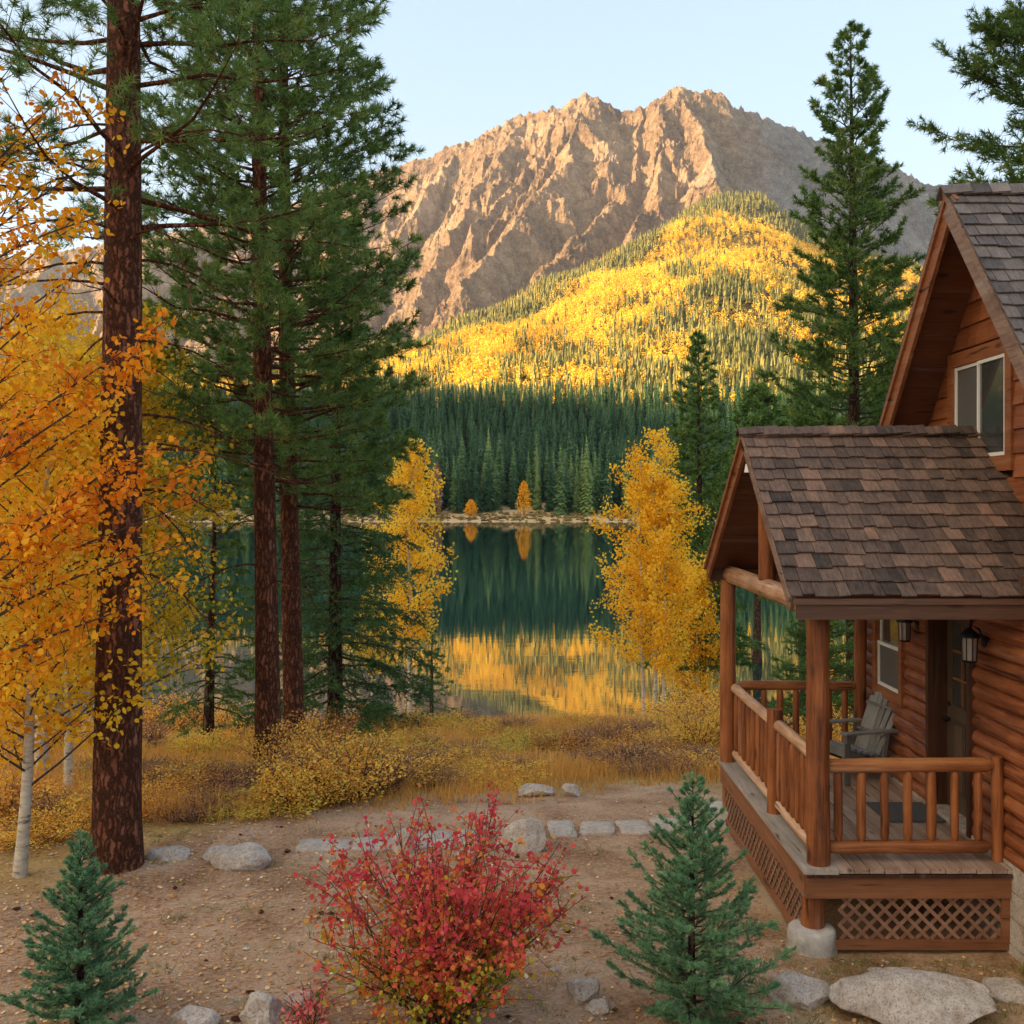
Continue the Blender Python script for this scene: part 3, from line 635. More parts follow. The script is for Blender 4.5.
M['dark_in'] = plain('dark_room', (.02,.018,.016), .9, bmp=0)
M['skirt'] = plain('under_deck_dark', (.03,.022,.018), .95, bmp=0)
def pane_mat(name, col, rough=.04, spec=1.0):
    m, n, l, b = newmat(name); b.inputs['Base Color'].default_value = (*col,1); b.inputs['Roughness'].default_value = rough; b.inputs['IOR'].default_value = 1.7; b.inputs['Specular IOR Level'].default_value = spec
    t = tex(n, l, 'noise', 1.5, 2); bump(n, l, t.outputs['Fac'], b, .12, .02); return m
M['pane'] = pane_mat('window_glass', (.05,.055,.055))
M['screen'] = pane_mat('insect_screen', (.10,.10,.095), .5, .3)
M['lamp_glass'] = pane_mat('ribbed_glass', (.28,.27,.25), .2)
def shingle_mat(name, stops):
    m, n, l, b = newmat(name); a = attr(n); t = tex(n, l, 'noise', 5, 4); t2 = tex(n, l, 'noise', 38, 4, (1,.25,.25)); 
    k = mth(n, l, 'ADD', mth(n, l, 'MULTIPLY', a.outputs['Fac'], .75), mth(n, l, 'ADD', mth(n, l, 'MULTIPLY', mth(n, l, 'SUBTRACT', t2.outputs['Fac'], .5), .8), mth(n, l, 'MULTIPLY', mth(n, l, 'SUBTRACT', t.outputs['Fac'], .5), .5)))
    k = mth(n, l, 'ADD', k, .12)
    r = ramp(n, stops); l.new(k, r.inputs[0])
    ed = tex(n, l, 'noise', 120, 3)
    l.new(mixc(n, l, .5, r.outputs[0], ramp_out(n, l, ed.outputs['Fac'], [(.35,(.55,.53,.5)),(.6,(1,1,1))]), 'MULTIPLY'), b.inputs['Base Color'])
    b.inputs['Roughness'].default_value = .75; b.inputs['Specular IOR Level'].default_value = .3
    bump(n, l, mth(n, l, 'ADD', t2.outputs['Fac'], mth(n, l, 'MULTIPLY', ed.outputs['Fac'], .4)), b, .5, .012); return m
def ramp_out(n, l, f, stops):
    r = ramp(n, stops); l.new(f, r.inputs[0]); return r.outputs[0]
M['shingle'] = shingle_mat('wood_shingles', [(0,(0.028,0.021,0.018)),(.3,(0.084,0.057,0.045)),(.55,(0.152,0.098,0.074)),(.8,(0.256,0.153,0.106)),(1,(0.351,0.222,0.157))])
M['shingle_grey'] = shingle_mat('grey_wood_shingles', [(0,(0.036,0.033,0.032)),(.3,(0.096,0.081,0.078)),(.6,(0.168,0.138,0.128)),(1,(0.287,0.239,0.209))])

rngc = np.random.default_rng(5)
cabin = thing('log_cabin', 'red brown log cabin with shingled gable roofs and a railed porch', 'cabin', (4.4, 10.4, -4.05))
XW, XU = 4.40, 4.83            # face of the log wall, face of the upper wall
DZ = -3.28                     # deck surface
def shingles(mb, p0, u, v, LU, LV, expo, w=(.10,.21), tilt=.018, th=.016):
    # p0 top corner at the ridge, u along the ridge, v down the slope
    p0 = np.asarray(p0, float); u = nrm(u); v = nrm(v); nn = np.cross(u, v); nn = nn if nn[2] > 0 else -nn
    k = int(LV/expo)+1
    for j in range(k):
        vb = LV-j*expo+.0; vt = vb-expo*1.5; x = -rngc.uniform(0, .1)
        if vb < .03: continue
        vt = max(vt, 0)
        while x < LU:
            ww = rngc.uniform(*w); a = max(x, 0)+.003; b = min(x+ww, LU)-.003; x += ww
            if b-a < .02: continue
            vb2 = vb+rngc.uniform(-.016, .016); lift = tilt+rngc.uniform(-.003, .006); tw = rngc.uniform(-.004, .004)
            q = [p0+u*a+v*vt, p0+u*b+v*vt, p0+u*b+v*(vb2+rngc.uniform(-.005,.005))+nn*(lift+tw), p0+u*a+v*vb2+nn*(lift-tw)]
            V = q+[c+nn*th*(.4 if i < 2 else 1) for i, c in enumerate(q)]
            mb.add(V, [(0,3,2,1),(4,5,6,7),(0,1,5,4),(1,2,6,5),(2,3,7,6),(3,0,4,7)] if nn@np.cross(u,v) > 0 else [(0,1,2,3),(4,7,6,5),(0,4,5,1),(1,5,6,2),(2,6,7,3),(3,7,4,0)], float(np.clip(rngc.normal(.44,.20), 0, 1)))
def ridge_caps(mb, p0, u, L, s1, s2, expo=.2, w=.13):
    u = nrm(u); p0 = np.asarray(p0, float)
    x = 0
    while x < L:
        for s in (s1, s2):
            s = nrm(s); nn = np.cross(u, s); nn = nn if nn[2] > 0 else -nn; lift = .032+rngc.uniform(-.004,.01)
            c = p0+u*(x+expo*.6)+s*(w/2-.01)+nn*lift
            mb.obox(c+nn*.012, u*expo*.72+nn*.012, s*(w/2+rngc.uniform(-.008,.012)), nn*.011, float(np.clip(rngc.normal(.38,.22), 0, 1)))
        x += expo
# --- porch roof
RX0, RY, RZ = 2.37, 11.0, .71; EY0, EY1, EZ = 9.05, 13.2, -.83; RX1 = 5.0
pr = MB(); LUp = RX1-RX0
vs = nrm(np.array((0, EY0-RY, EZ-RZ))); LV = math.hypot(EY0-RY, EZ-RZ); vf = nrm(np.array((0, EY1-RY, EZ-RZ))); LVF = math.hypot(EY1-RY, EZ-RZ)
roofbase = MB()
for v, lv in ((vs, LV), (vf, LVF)):
    nn = np.cross((1,0,0), v); nn = nn*np.sign(nn[2])
    roofbase.obox(np.array((RX0+.03+(LUp-.03)/2, RY, RZ))+v*(lv/2-.01)-nn*.032, (LUp/2-.03,0,0), v*(lv/2-.02), nn*.030)
roof = roofbase.build('porch_roof', M['soffit'], cabin)
shingles(pr, (RX0-.03, RY, RZ), (1,0,0), vs, LUp+.03, LV+.03, .185); shingles(pr, (RX0-.03, RY, RZ), (1,0,0), vf, LUp+.03, LVF+.03, .185)
ridge_caps(pr, (RX0-.05, RY, RZ+.012), (1,0,0), 2.47, vs, vf, .17)
pr.build('shingles', M['shingle'], roof)
for v, m_, LVq in ((vs, M['rake'], LV), (vf, M['trimY'], LVF)):
    nn = np.cross((1,0,0), v); nn = nn*np.sign(nn[2]); b = MB()
    p = np.array((RX0, RY, RZ)); 
    a0 = p+v*(-.005)-nn*.09; a1 = p+v*(LVq+.02)-nn*.09
    b.beam(a0+np.array((.012,0,0)), a1+np.array((.012,0,0)), .036, .17, nn)
    b.beam(a0+np.array((-.022,0,0))+nn*.068, a1+np.array((-.022,0,0))+nn*.068, .03, .05, nn)
    b.build('rake_board', m_, roof)
b = MB(); b.box((RX0+.035, EY0-.005, EZ-.205), (RX1, EY0+.035, EZ-.03)); b.box((RX0+.0, EY0-.028, EZ-.075), (RX1, EY0-.006, EZ-.022), .8); b.build('fascia', M['fascia'], roof)
b = MB(); b.box((RX0+.035, EY1-.03, EZ-.2), (RX1, EY1+.005, EZ-.03)); b.build('fascia', M['fascia'], roof)
b = MB(); b.beam((2.75, 9.36, -.96), (XW, 9.36, -.96), .14, .14, bev=.02); b.build('eave_beam', M['fascia'], cabin)
b = MB(); b.beam((2.75, 13.08, -1.02), (XW, 13.08, -1.02), .14, .16, bev=.02); b.build('eave_beam', M['fascia'], cabin)
def rough_log(mb, p0, p1, r, seed, n=14, k=16, tint=None, wob=.04, taper=1.0, rounded=.0):
    p0 = np.asarray(p0, float); p1 = np.asarray(p1, float); s = np.linspace(0, 1, k); rg = np.random.default_rng(seed)
    P = p0+(p1-p0)*s[:,None]; d = nrm(p1-p0); pr_ = nrm(np.cross(d, rg.normal(size=3))); P = P+pr_*(np.sin(s*rg.uniform(2,5)+rg.uniform(0,6))*r*.10)[:,None]
    rr = r*(1+(taper-1)*s)*(1+wob*fbm(s*6, s*0+seed, 91, 3))
    if rounded > 0:
        L = np.linalg.norm(p1-p0); e = rounded/L
        P = np.concatenate([[p0-d*0], [p0+(p1-p0)*e], P[1:-1], [p1-(p1-p0)*e], [p1]]); rr = np.concatenate([[r*.35],[r*.93], rr[1:-1], [r*.93*taper],[r*.35*taper]])
    th = np.linspace(0, 2*np.pi, n, endpoint=False); dsp = .035*fbm(np.cos(th)[None,:]*1.3+seed+np.arange(len(P))[:,None]*.25, np.sin(th)[None,:]*1.3, 93, 3)
    mb.tube(P, rr, n, tint if tint is not None else float(rg.uniform(.3,.7)), disp=np.broadcast_to(dsp, (len(P), n)))
b = MB(); rough_log(b, (2.66, 9.20, -.94), (2.66, 13.32, -.94), .105, 3, rounded=.03); b.build('tie_beam', M['peeled'], cabin)
b = MB(); rough_log(b, (2.66, 11.22, -.86), (2.66, 11.22, .50), .085, 4); b.build('king_post', M['log_z'], cabin)
b = MB(); b.tube([(2.42,11.0,.38),(2.42,11.0,.29)], [.035,.05], 10); b.build('gable_light', M['white'], cabin)
for i, (x, y, r, zb) in enumerate(((2.70, 9.42, .105, DZ), (2.63, 13.12, .10, DZ))):
    b = MB(); rough_log(b, (x, y, zb), (x, y, -1.0), r, 10+i, wob=.05, taper=.95); b.build('porch_post', M['log_z'], cabin)
b = MB(); rough_log(b, (4.29, 13.12, DZ), (4.29, 13.12, -1.0), .075, 15); b.build('porch_post', M['log_z'], cabin)
# --- railings
def rail_set(name_mat, p0, p1, zt, zb, rt, n, mat_top, seed, off=(0,0)):
    b = MB(); p0 = np.array(p0, float); p1 = np.array(p1, float); d = nrm(p1-p0)
    rough_log(b, (*(p0+d*off[0]), zt), (*(p1-d*off[1]), zt), rt, seed, rounded=.07, wob=.06); top = b.build('railing', mat_top, cabin)
    b = MB(); rough_log(b, (*(p0+d*.05), zb), (*(p1-d*.05), zb), rt*.92, seed+1, rounded=.04, wob=.06); b.build('bottom_rail', mat_top, top)
    for i in range(n):
        q = p0+(p1-p0)*((i+.75)/(n+.5)); b = MB(); r = .041*random.Random(seed*50+i).uniform(.92,1.1)
        rough_log(b, (*q, zb+rt*.5), (*q, zt-rt*.35), r, seed*7+i, n=9, k=8, rounded=.05); b.build('baluster', M['log_z'], top)
rail_set('side', (2.68, 13.02), (2.68, 11.05), -2.33, -3.14, .058, 8, M['peeled'], 21)
rail_set('side', (2.68, 10.85), (2.68, 9.52), -2.325, -3.14, .058, 7, M['peeled'], 25)
rail_set('front', (2.74, 9.50), (4.33, 9.50), -2.41, -3.15, .066, 7, M['log_x'], 30, (.0,.0))
rail_set('back', (2.72, 13.12), (4.24, 13.12), -2.33, -3.12, .06, 7, M['log_x'], 36)
b = MB(); rough_log(b, (2.68, 10.95, DZ), (2.68, 10.95, -2.19), .082, 41, n=12, wob=.03); b.build('railing_post', M['log_z'], cabin)
b = MB(); rough_log(b, (4.35, 9.50, DZ), (4.35, 9.50, -2.33), .055, 42, n=10); b.build('railing_post', M['log_z'], cabin)
# --- deck
dk = MB(); y0, y1 = 9.28, 13.26; x = 2.56+.285; 
dk_edge = MB(); dk_edge.box((2.53, y0-.012, DZ-.045), (2.53+.31, y1, DZ+.004)); 
while x < XW+.02:
    w = .128; dk.box((x, y0+rngc.uniform(-.006,.006), DZ-.04+rngc.uniform(0,.002)), (x+w, y1, DZ+rngc.uniform(-.003,.003)), float(rngc.uniform(.2,.8))); x += w+.008
d_ = dk.build('deck', M['deck'], cabin); dk_edge.build('edge_board', M['grey_board'], d_)
b = MB(); b.box((2.56, 9.305, DZ-.27), (4.46, 9.345, DZ-.048)); b.build('rim_joist', M['rim'], cabin)
b = MB(); b.box((2.555, 9.30, DZ-.05), (4.48, 9.30+.01, DZ-.046)); b.box((2.56, 9.27, DZ-.075), (4.46, 9.303, DZ-.047), 0); b.build('nosing', M['dark_trim'], d_)
b = MB(); b.box((2.548, 9.347, DZ-.28), (2.59, 13.24, DZ-.048)); b.build('rim_joist', M['rimY'], cabin)
b = MB(); b.box((2.56, 13.2, DZ-.27), (4.4, 13.238, DZ-.048)); b.build('rim_joist', M['rim'], cabin)
def lattice(o, u, W, z0, z1, nn, mat, sp=.135):
    b = MB(); o = np.array(o, float); u = np.array(u, float); nn = np.array(nn, float); H = z1-z0
    for sgn, lay in ((1, 0), (-1, 1)):
        c = -H
        while c < W+H:
            # line: s = c + sgn*z  clipped to 0..W
            zs = np.array((0., H)); ss = c+sgn*zs if sgn > 0 else c+H-zs
            s0_, s1_ = ss; t0, t1 = 0, 1; ds = s1_-s0_
            for lim, sg in ((0, 1), (W, -1)):
                f0 = sg*(s0_-lim); f1 = sg*(s1_-lim)
                if f0 < 0 and f1 < 0: t0 = 2; break
                if f0 < 0: t0 = max(t0, f0/(f0-f1))
                if f1 < 0: t1 = min(t1, f0/(f0-f1))
            if t0 < t1-.05:
                a = o+u*(s0_+ds*t0)+np.array((0,0,z0+H*t0))+nn*(lay*.008); e = o+u*(s0_+ds*t1)+np.array((0,0,z0+H*t1))+nn*(lay*.008)
                b.beam(a, e, .007, .032, np.cross(nn, e-a), float(rngc.uniform(.2,.8)))
            c += sp
    return b.build('lattice', mat, cabin)
lattice((2.86, 9.36, 0), (1,0,0), 1.47, -3.93, DZ-.265, (0,-1,0), M['lattice'])
lattice((2.575, 9.5, 0), (0,1,0), 3.55, -3.93, DZ-.27, (-1,0,0), M['lattice'])
b = MB(); b.box((2.80, 9.335, -4.02), (4.42, 9.375, -3.93)); b.box((4.31, 9.33, -3.95), (4.45, 9.38, DZ-.272)); b.build('skirt_board', M['rim'], cabin)
b = MB(); b.box((2.545, 9.5, -4.0), (2.585, 13.1, -3.925)); b.build('skirt_board', M['rimY'], cabin)
b = MB(); rough_log(b, (2.665, 9.44, -3.9), (2.665, 9.44, DZ-.1), .105, 51); b.build('stub_post', M['log_z'], cabin)
b = MB(); rough_log(b, (2.64, 13.1, -3.9), (2.64, 13.1, DZ-.1), .09, 52); b.build('stub_post', M['log_z'], cabin)
for x, y, r in ((2.64, 9.43, .215), (2.58, 13.12, .25)):
    b = MB(); z = np.array((-4.25,-4.1,-3.95,-3.865,-3.845,-3.84)); b.tube(np.stack([0*z+x, 0*z+y, z], -1), r*np.array((1.08,1.05,1.0,.97,.88,.3)), 28, disp=.03*fbm(np.arange(28)[None,:]*.3+x, np.arange(6)[:,None]*.6, 97, 3)); b.build('concrete_pier', M['concrete'], cabin)
# --- lower log wall with door and window openings
DY0, DY1 = 10.20, 11.15; WY0, WY1 = 12.02, 12.80; WZ0, WZ1 = -2.25, -1.28
lw = MB(); r = .088; z = -3.36; i = 0
while z < -.70:
    segs = [(7.3, DY0-.06), (DY1+.06, 13.5)] if z < -1.2 else [(7.3, 13.5)]
    if WZ0-.05 < z < WZ1+.05: segs = [(7.3, DY0-.06), (DY1+.06, WY0-.05), (WY1+.05, 13.5)]
    for a, e in segs:
        k = max(8, int((e-a)*7)); s = np.linspace(a, e, k); wob = fbm(s*1.3, s*0+i*3.1, 101, 3)
        lw.tube(np.stack([np.full(k, XW+.075)+.006*wob, s, z+.006*fbm(s, s*0+i, 103, 2)], -1), r*(1+.05*wob), 16, float(rngc.uniform(.25,.75)), disp=.02*fbm(np.arange(16)[None,:]*.4+i, s[:,None]*1.1, 105, 3))
    z += .152; i += 1
wall = lw.build('log_wall', M['log'], cabin)
b = MB(); b.box((XW+.10, 7.32, -3.6), (XW+.3, DY0-.02, -.72)); b.box((XW+.10, DY1+.02, -3.6), (XW+.3, 13.48, -.72)); b.box((XW+.10, DY0-.02, -1.22), (XW+.3, DY1+.02, -.72)); b.build('wall_core', M['dark_trim'], wall)
# far and near end walls of the ground floor (logs along x)
lx = MB(); z = -3.36
while z < -.75:
    for y in (13.42, 7.40): rough_log(lx, (XW+.02, y, z+.07), (12.6, y, z+.07), .086, int(z*100) % 97, k=20, rounded=.0)
    z += .152
lx.build('log_wall', M['log_x'], cabin)
b = MB(); b.box((XW+.2, 7.45, -3.6), (12.6, 7.6, -.72)); b.box((XW+.2, 13.25, -3.6), (12.6, 13.37, -.72)); b.box((12.4, 7.6, -3.6), (12.6, 13.25, -.72)); b.build('wall_core', M['dark_trim'], cabin)
b = MB()
for sgn in (0,):
    y = 7.2
    while y < 13.4:
        w = rngc.uniform(.3,.6); zz = -4.2
        while zz < -3.46:
            h = .24; b.obox((XW+.12+rngc.uniform(-.012,.012), y+w/2, zz+h/2), (.14,0,0), (0,w/2-.006,0), (0,0,h/2-.006), float(rngc.uniform())); zz += h
        y += w
b.box((XW+.03, 7.2, -4.2), (12.5, 13.45, -3.47)); b.build('foundation', M['rock'], cabin)
b = MB(); b.box((XW-.02, 7.2, -.74), (XU+.1, 13.52, -.66)); b.build('ledge', M['fascia'], cabin)
# --- door (recessed) with half glass lites
XD = XW+.17
b = MB(); b.box((XW-.035, DY1, DZ), (XD+.05, DY1+.075, -1.2)); b.box((XW-.035, DY0-.075, DZ), (XD+.05, DY0, -1.2)); b.box((XW-.032, DY0-.07, -1.2), (XD+.05, DY1+.07, -1.1)); b.build('door_frame', M['dark_trim'], cabin)
b = MB(); b.box((XD, DY0, DZ+.01), (XD+.045, DY1, -2.16)); b.box((XD, DY0, -2.16), (XD+.045, DY0+.13, -1.2)); b.box((XD, DY1-.13, -2.16), (XD+.045, DY1, -1.2)); b.box((XD+.001, DY0+.13, -1.3), (XD+.044, DY1-.13, -1.2))
door = b.build('door', M['door'], cabin)
b = MB(); b.box((XD+.018, DY0+.12, -2.17), (XD+.026, DY1-.12, -1.29)); b.build('pane', M['pane'], door)
b = MB()
for q in (1, 2): yy = DY0+.13+(DY1-DY0-.26)*q/3; b.box((XD+.002, yy-.012, -2.16), (XD+.017, yy+.012, -1.3))
for q in (1, 2): zz = -2.16+.86*q/3; b.box((XD+.004, DY0+.13, zz-.012), (XD+.0165, DY1-.13, zz+.012))
b.build('muntins', M['trimY'], door)
for q in (0, 1):
    b = MB(); a0 = DY0+.14+q*.35; b.box((XD-.006, a0, DZ+.22), (XD+.001, a0+.30, -2.30), .2); b.box((XD-.014, a0+.045, DZ+.27), (XD-.005, a0+.255, -2.35), .75); b.build('door_panel', M['door'], door)
b = MB(); b.tube([(XD-.0,DY1-.065,-2.32),(XD-.05,DY1-.065,-2.32),(XD-.075,DY1-.065,-2.32)], [.018,.03,.02], 12); b.tube([(XD-.0,DY1-.065,-2.16),(XD-.02,DY1-.065,-2.16)], [.025,.022], 12); b.build('handle', M['iron'], door)
# --- porch window
b = MB(); 
for lo, hi in (((XW-.04, WY0-.09, WZ0-.12), (XW+.12, WY0, WZ1+.1)), ((XW-.04, WY1, WZ0-.12), (XW+.12, WY1+.09, WZ1+.1)), ((XW-.036, WY0, WZ0-.12), (XW+.12, WY1, WZ0)), ((XW-.036, WY0, WZ1), (XW+.12, WY1, WZ1+.1))): b.box(lo, hi)
win = b.build('window', M['trimY'], cabin)
def sash(parent, X, y0, y1, z0, z1, w=.035, mat_in='pane', d=.0):
    b = MB(); b.box((X, y0, z0), (X+.04, y0+w, z1)); b.box((X, y1-w, z0), (X+.04, y1, z1)); b.box((X+.001, y0+w, z0), (X+.039, y1-w, z0+w)); b.box((X+.001, y0+w, z1-w), (X+.039, y1-w, z1)); b.build('frame', M['white'], parent)
    b = MB(); b.box((X+.018, y0+w*.8, z0+w*.8), (X+.024, y1-w*.8, z1-w*.8)); b.build('pane', M[mat_in], parent)
sash(win, XW+.02, WY0+.004, WY1-.004, -1.75, WZ1-.004); sash(win, XW-.01, WY0+.004, WY1-.004, WZ0+.004, -1.715, .04, 'screen')
# --- wall lanterns
def lantern(y, z, s=1.0):
    x = XW-.15; b = MB(); b.tube([(XW+.03,y,z+.06*s),(XW-.02,y,z+.06*s)], [.055*s,.05*s], 12); b.tube([(XW-.01,y,z+.06*s),(XW-.06,y,z+.17*s),(x,y,z+.22*s),(x,y,z+.12*s)], .011*s, 8)
    b.tube([(x,y,z+.19*s),(x,y,z+.155*s),(x,y,z+.115*s),(x,y,z+.10*s)], [.012*s,.05*s,.098*s,.094*s], 16); b.tube([(x,y,z-.125*s),(x,y,z-.105*s)], [.06*s,.068*s], 14)
    for a in range(8):
        c, q = math.cos(a*math.pi/4)*.073*s, math.sin(a*math.pi/4)*.073*s; b.tube([(x+c*.9,y+q*.9,z-.11*s),(x+c,y+q,z+.105*s)], .005*s, 4)
    o = b.build('wall_lantern', M['iron'], cabin); b = MB(); b.tube([(x,y,z-.105*s),(x,y,z+.10*s)], [.058*s,.067*s], 16); b.build('lamp_shade', M['lamp_glass'], o)
lantern(9.86, -1.40, 1.05); lantern(11.52, -1.44, .95)
# --- upper gable wall, overhanging roof
PX, PY_, PZ = 4.30, 10.47, 3.10; sl = math.tan(math.radians(49)); MY0, MY1 = 7.10, 13.84
def zroof(y): return PZ-abs(y-PY_)*sl
GW0, GW1, GH0, GH1 = 10.28, 11.52, .44, 1.455
sd_ = MB(); z = -.72; hh = .235; row_ = 0
while z < PZ-.25:
    zt = z+hh; ymx = (PZ-.07-z)/sl; pieces = []
    y = PY_-ymx
    spans = [(PY_-ymx, PY_+ymx)] if (zt < GH0-.12 or z > GH1+.12) else [(PY_-ymx, GW0-.12), (GW1+.12, PY_+ymx)]
    for a, e in spans:
        c = a
        while c < e:
            w = rngc.uniform(.9, 1.9) if z < 1.4 else rngc.uniform(.16,.34); f = min(c+w, e)
            for bp in (PY_-(PZ-.07-zt)/sl, PY_+(PZ-.07-zt)/sl):
                if c+.01 < bp < f-.01: f = bp
            lift = rngc.uniform(-.003,.003)
            zr = [min(zt, zroof(c)-.07), min(zt, zroof(f)-.07)]
            if max(zr) > z+.01:
                zr = [max(q, z+.005) for q in zr]
                x0, x1 = XU-.034+lift, XU-.008
                V = [(x0,c+.002,z),(x0,f-.002,z),(XU+.02,f-.002,z),(XU+.02,c+.002,z),(x1,c+.002,zr[0]+.004),(x1,f-.002,zr[1]+.004),(XU+.02,f-.002,zr[1]+.004),(XU+.02,c+.002,zr[0]+.004)]
                sd_.add(V, [(0,1,2,3),(4,7,6,5),(0,4,5,1),(1,5,6,2),(2,6,7,3),(3,7,4,0)], float(rngc.uniform(.2,.8)))
            c = f
    z = zt
gw = sd_.build('gable_wall', M['siding'], cabin)
b = MB(); ym = (PZ+.72)/sl
b.add([(XU+.03,PY_-ym,-.72),(XU+.03,PY_+ym,-.72),(XU+.03,PY_,PZ-.1),(XU+.2,PY_-ym,-.72),(XU+.2,PY_+ym,-.72),(XU+.2,PY_,PZ-.1)], [(0,2,1),(3,4,5)]); b.build('wall_core', M['dark_trim'], gw)
b = MB()
X0 = XU-.055
for lo, hi in (((X0, GW0-.13, GH0-.15), (XU+.02, GW0, GH1+.15)), ((X0, GW1, GH0-.15), (XU+.02, GW1+.13, GH1+.15)), ((X0+.003, GW0, GH1), (XU+.02, GW1, GH1+.15)), ((X0+.003, GW0, GH0-.15), (XU+.02, GW1, GH0))): b.box(lo, hi)
gwin = b.build('window', M['trimY'], cabin)
sash(gwin, XU-.045, GW0+.005, (GW0+GW1)/2+.02, GH0+.005, GH1-.005, .035); sash(gwin, XU-.03, (GW0+GW1)/2+.022, GW1-.005, GH0+.005, GH1-.005, .035, 'screen')
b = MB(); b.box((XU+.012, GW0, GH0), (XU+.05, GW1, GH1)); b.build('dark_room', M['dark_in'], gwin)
mv0 = nrm(np.array((0,-1,-sl))); mv1 = nrm(np.array((0,1,-sl))); MLV = (PY_-MY0)/math.cos(math.radians(49)); RL = 9.0
rb = MB(); ms = MB()
for v in (mv0, mv1):
    nn = np.cross((1,0,0), v); nn = nn*np.sign(nn[2])
    rb.obox(np.array((PX+.03+RL/2, PY_, PZ))+v*(MLV/2)-nn*.045, (RL/2,0,0), v*(MLV/2-.01), nn*.04)
    shingles(ms, (PX-.03, PY_, PZ), (1,0,0), v, (5.2 if v[1] < 0 else 2.2), MLV+.03, .175, (.10,.22), .02)
ridge_caps(ms, (PX-.06, PY_, PZ+.015), (1,0,0), 5.2, mv0, mv1, .19, .15)
mroof = rb.build('main_roof', M['soffit'], cabin); ms.build('shingles', M['shingle_grey'], mroof)
for v, m_ in ((mv0, M['rake']), (mv1, M['trimY'])):
    nn = np.cross((1,0,0), v); nn = nn*np.sign(nn[2]); b = MB(); p = np.array((PX, PY_, PZ)); p = p+np.array((.003 if v[1] > 0 else 0, 0, 0)); a0 = p-nn*.12-v*(.02 if v[1] > 0 else .075); a1 = p+v*(MLV+.02)-nn*.12
    b.beam(a0+(.01,0,0), a1+(.01,0,0), .04, .2, nn); b.beam(a0+np.array((-.024,0,0))+nn*.085, a1+np.array((-.024,0,0))+nn*.085, .028, .055, nn); b.build('rake_board', m_, mroof)

# --- loose things on the porch
def adirondack():
    L = np.array((4.02, 12.4, DZ)); t = thing('adirondack_chair', 'weathered grey slatted wooden armchair standing on the porch', 'chair', L)
    a = math.radians(200); fx = np.array((math.cos(a), math.sin(a), 0)); sx = np.array((-fx[1], fx[0], 0)); up = np.array((0,0,1.))
    W = lambda f, s, u: L+fx*f+sx*s+up*(u+.004)
    b = MB()
    for i in range(6): f = .34-i*.085; z = .40-.022*i; b.beam(W(f, -.27, z), W(f, .27, z), .078, .022, up+fx*.25, float(rngc.uniform(.2,.9)))
    b.beam(W(.385,-.27,.36), W(.385,.27,.36), .022, .09); b.build('seat', M['chair'], t)
    b = MB()
    for i in range(6):
        s = (i-2.5)*.088; h = .98-.030*(abs(i-2.5)-.5)**1.6; tilt = .30; b.beam(W(-.10+.03, s*.82, .17), W(-.10-tilt*1.05, s*1.1, h), .078, .02, fx, float(rngc.uniform(.2,1)))
    b.beam(W(-.205,-.25,.52), W(-.205,.25,.52), .02, .06, fx); b.beam(W(-.335,-.24,.82), W(-.335,.24,.82), .02, .06, fx); b.build('backrest', M['chair'], t)
    for s in (-.33, .33):
        b = MB(); b.beam(W(.46, s, .60), W(-.30, s*.97, .585), .12, .024, up, .7); b.beam(W(.36, s*.93, .58), W(.36, s*.93, .48), .03, .09, fx); b.build('armrest', M['chair'], t)
        b = MB(); b.beam(W(.37, s*.86, 0), W(.37, s*.86, .585), .085, .028, sx, .35); b.build('leg', M['chair'], t)
        b = MB(); b.beam(W(.40, s*.79, .345), W(-.42, s*.79, .035), .026, .115, up, .3); b.beam(W(-.20, s*.88, .58), W(-.13, s*.84, .16), .05, .024, sx); b.build('leg', M['chair'], t)
adirondack()
b = MB()
b.box((3.74, 10.62, DZ+.006), (4.34, 11.28, DZ+.02)); o = b.build('doormat', M['mat'], None, (4.04, 10.95, DZ)); meta(o, 'dark grey doormat lying flat on the deck before the door', 'doormat')
# ------------------------------------------------------------------ near trees
def gpos(px, Y, dz=0.0): x = (px-519)/F*Y; return (x, Y, gz(x, Y)+dz)
def topz(py, Y): return (500-py)/F*Y
lin = lambda a, b: (lambda t: a+(b-a)*t)
# the big pine in front, left
L = gpos(110, 11.6)
plant_conifer('pine_tree', 'thick dark trunked pine rising in front of all others at left', L,
  conifer(1, 22, 7.0, lambda t: 2.7*(1-t)**.6+.4, 120, lin(-.05,.5), lin(.2,.1), .055, .6, (.135,.011), 46, 48, 1.0, trunk_r=.262, lean=(.22,0), flare=.16, dead=30, disp=True, limb=.024), M['bark_pine'], M['needle_pine'])
L = gpos(265, 17.5)
plant_conifer('pine_tree', 'tall pine with bare reddish lower trunk, left of the close pair', L,
  conifer(2, 17.5, 4.9, lambda t: 2.35*(1-t)**.45*(.7+.3*min(1,t*5))+.2, 165, lin(-.15,.5), lin(.30,.15), .062, .62, (.15,.018), 44, 48, 1.0, trunk_r=.215, lean=(-.1,0), dead=18, disp=True, limb=.024), M['bark_pine'], M['needle_pine'])
L = gpos(294, 20.0)
plant_conifer('pine_tree', 'slimmer tall pine standing just right of its twin trunk', L,
  conifer(3, 19.5, 4.8, lambda t: 2.6*(1-t)**.5*(.62+.38*min(1,t*4))+.2, 170, lin(-.15,.5), lin(.30,.15), .065, .64, (.16,.020), 42, 48, 1.0, trunk_r=.205, lean=(-.2,0), dead=14, disp=True, limb=.024), M['bark_pine'], M['needle_pine'])
L = gpos(337, 25.0)
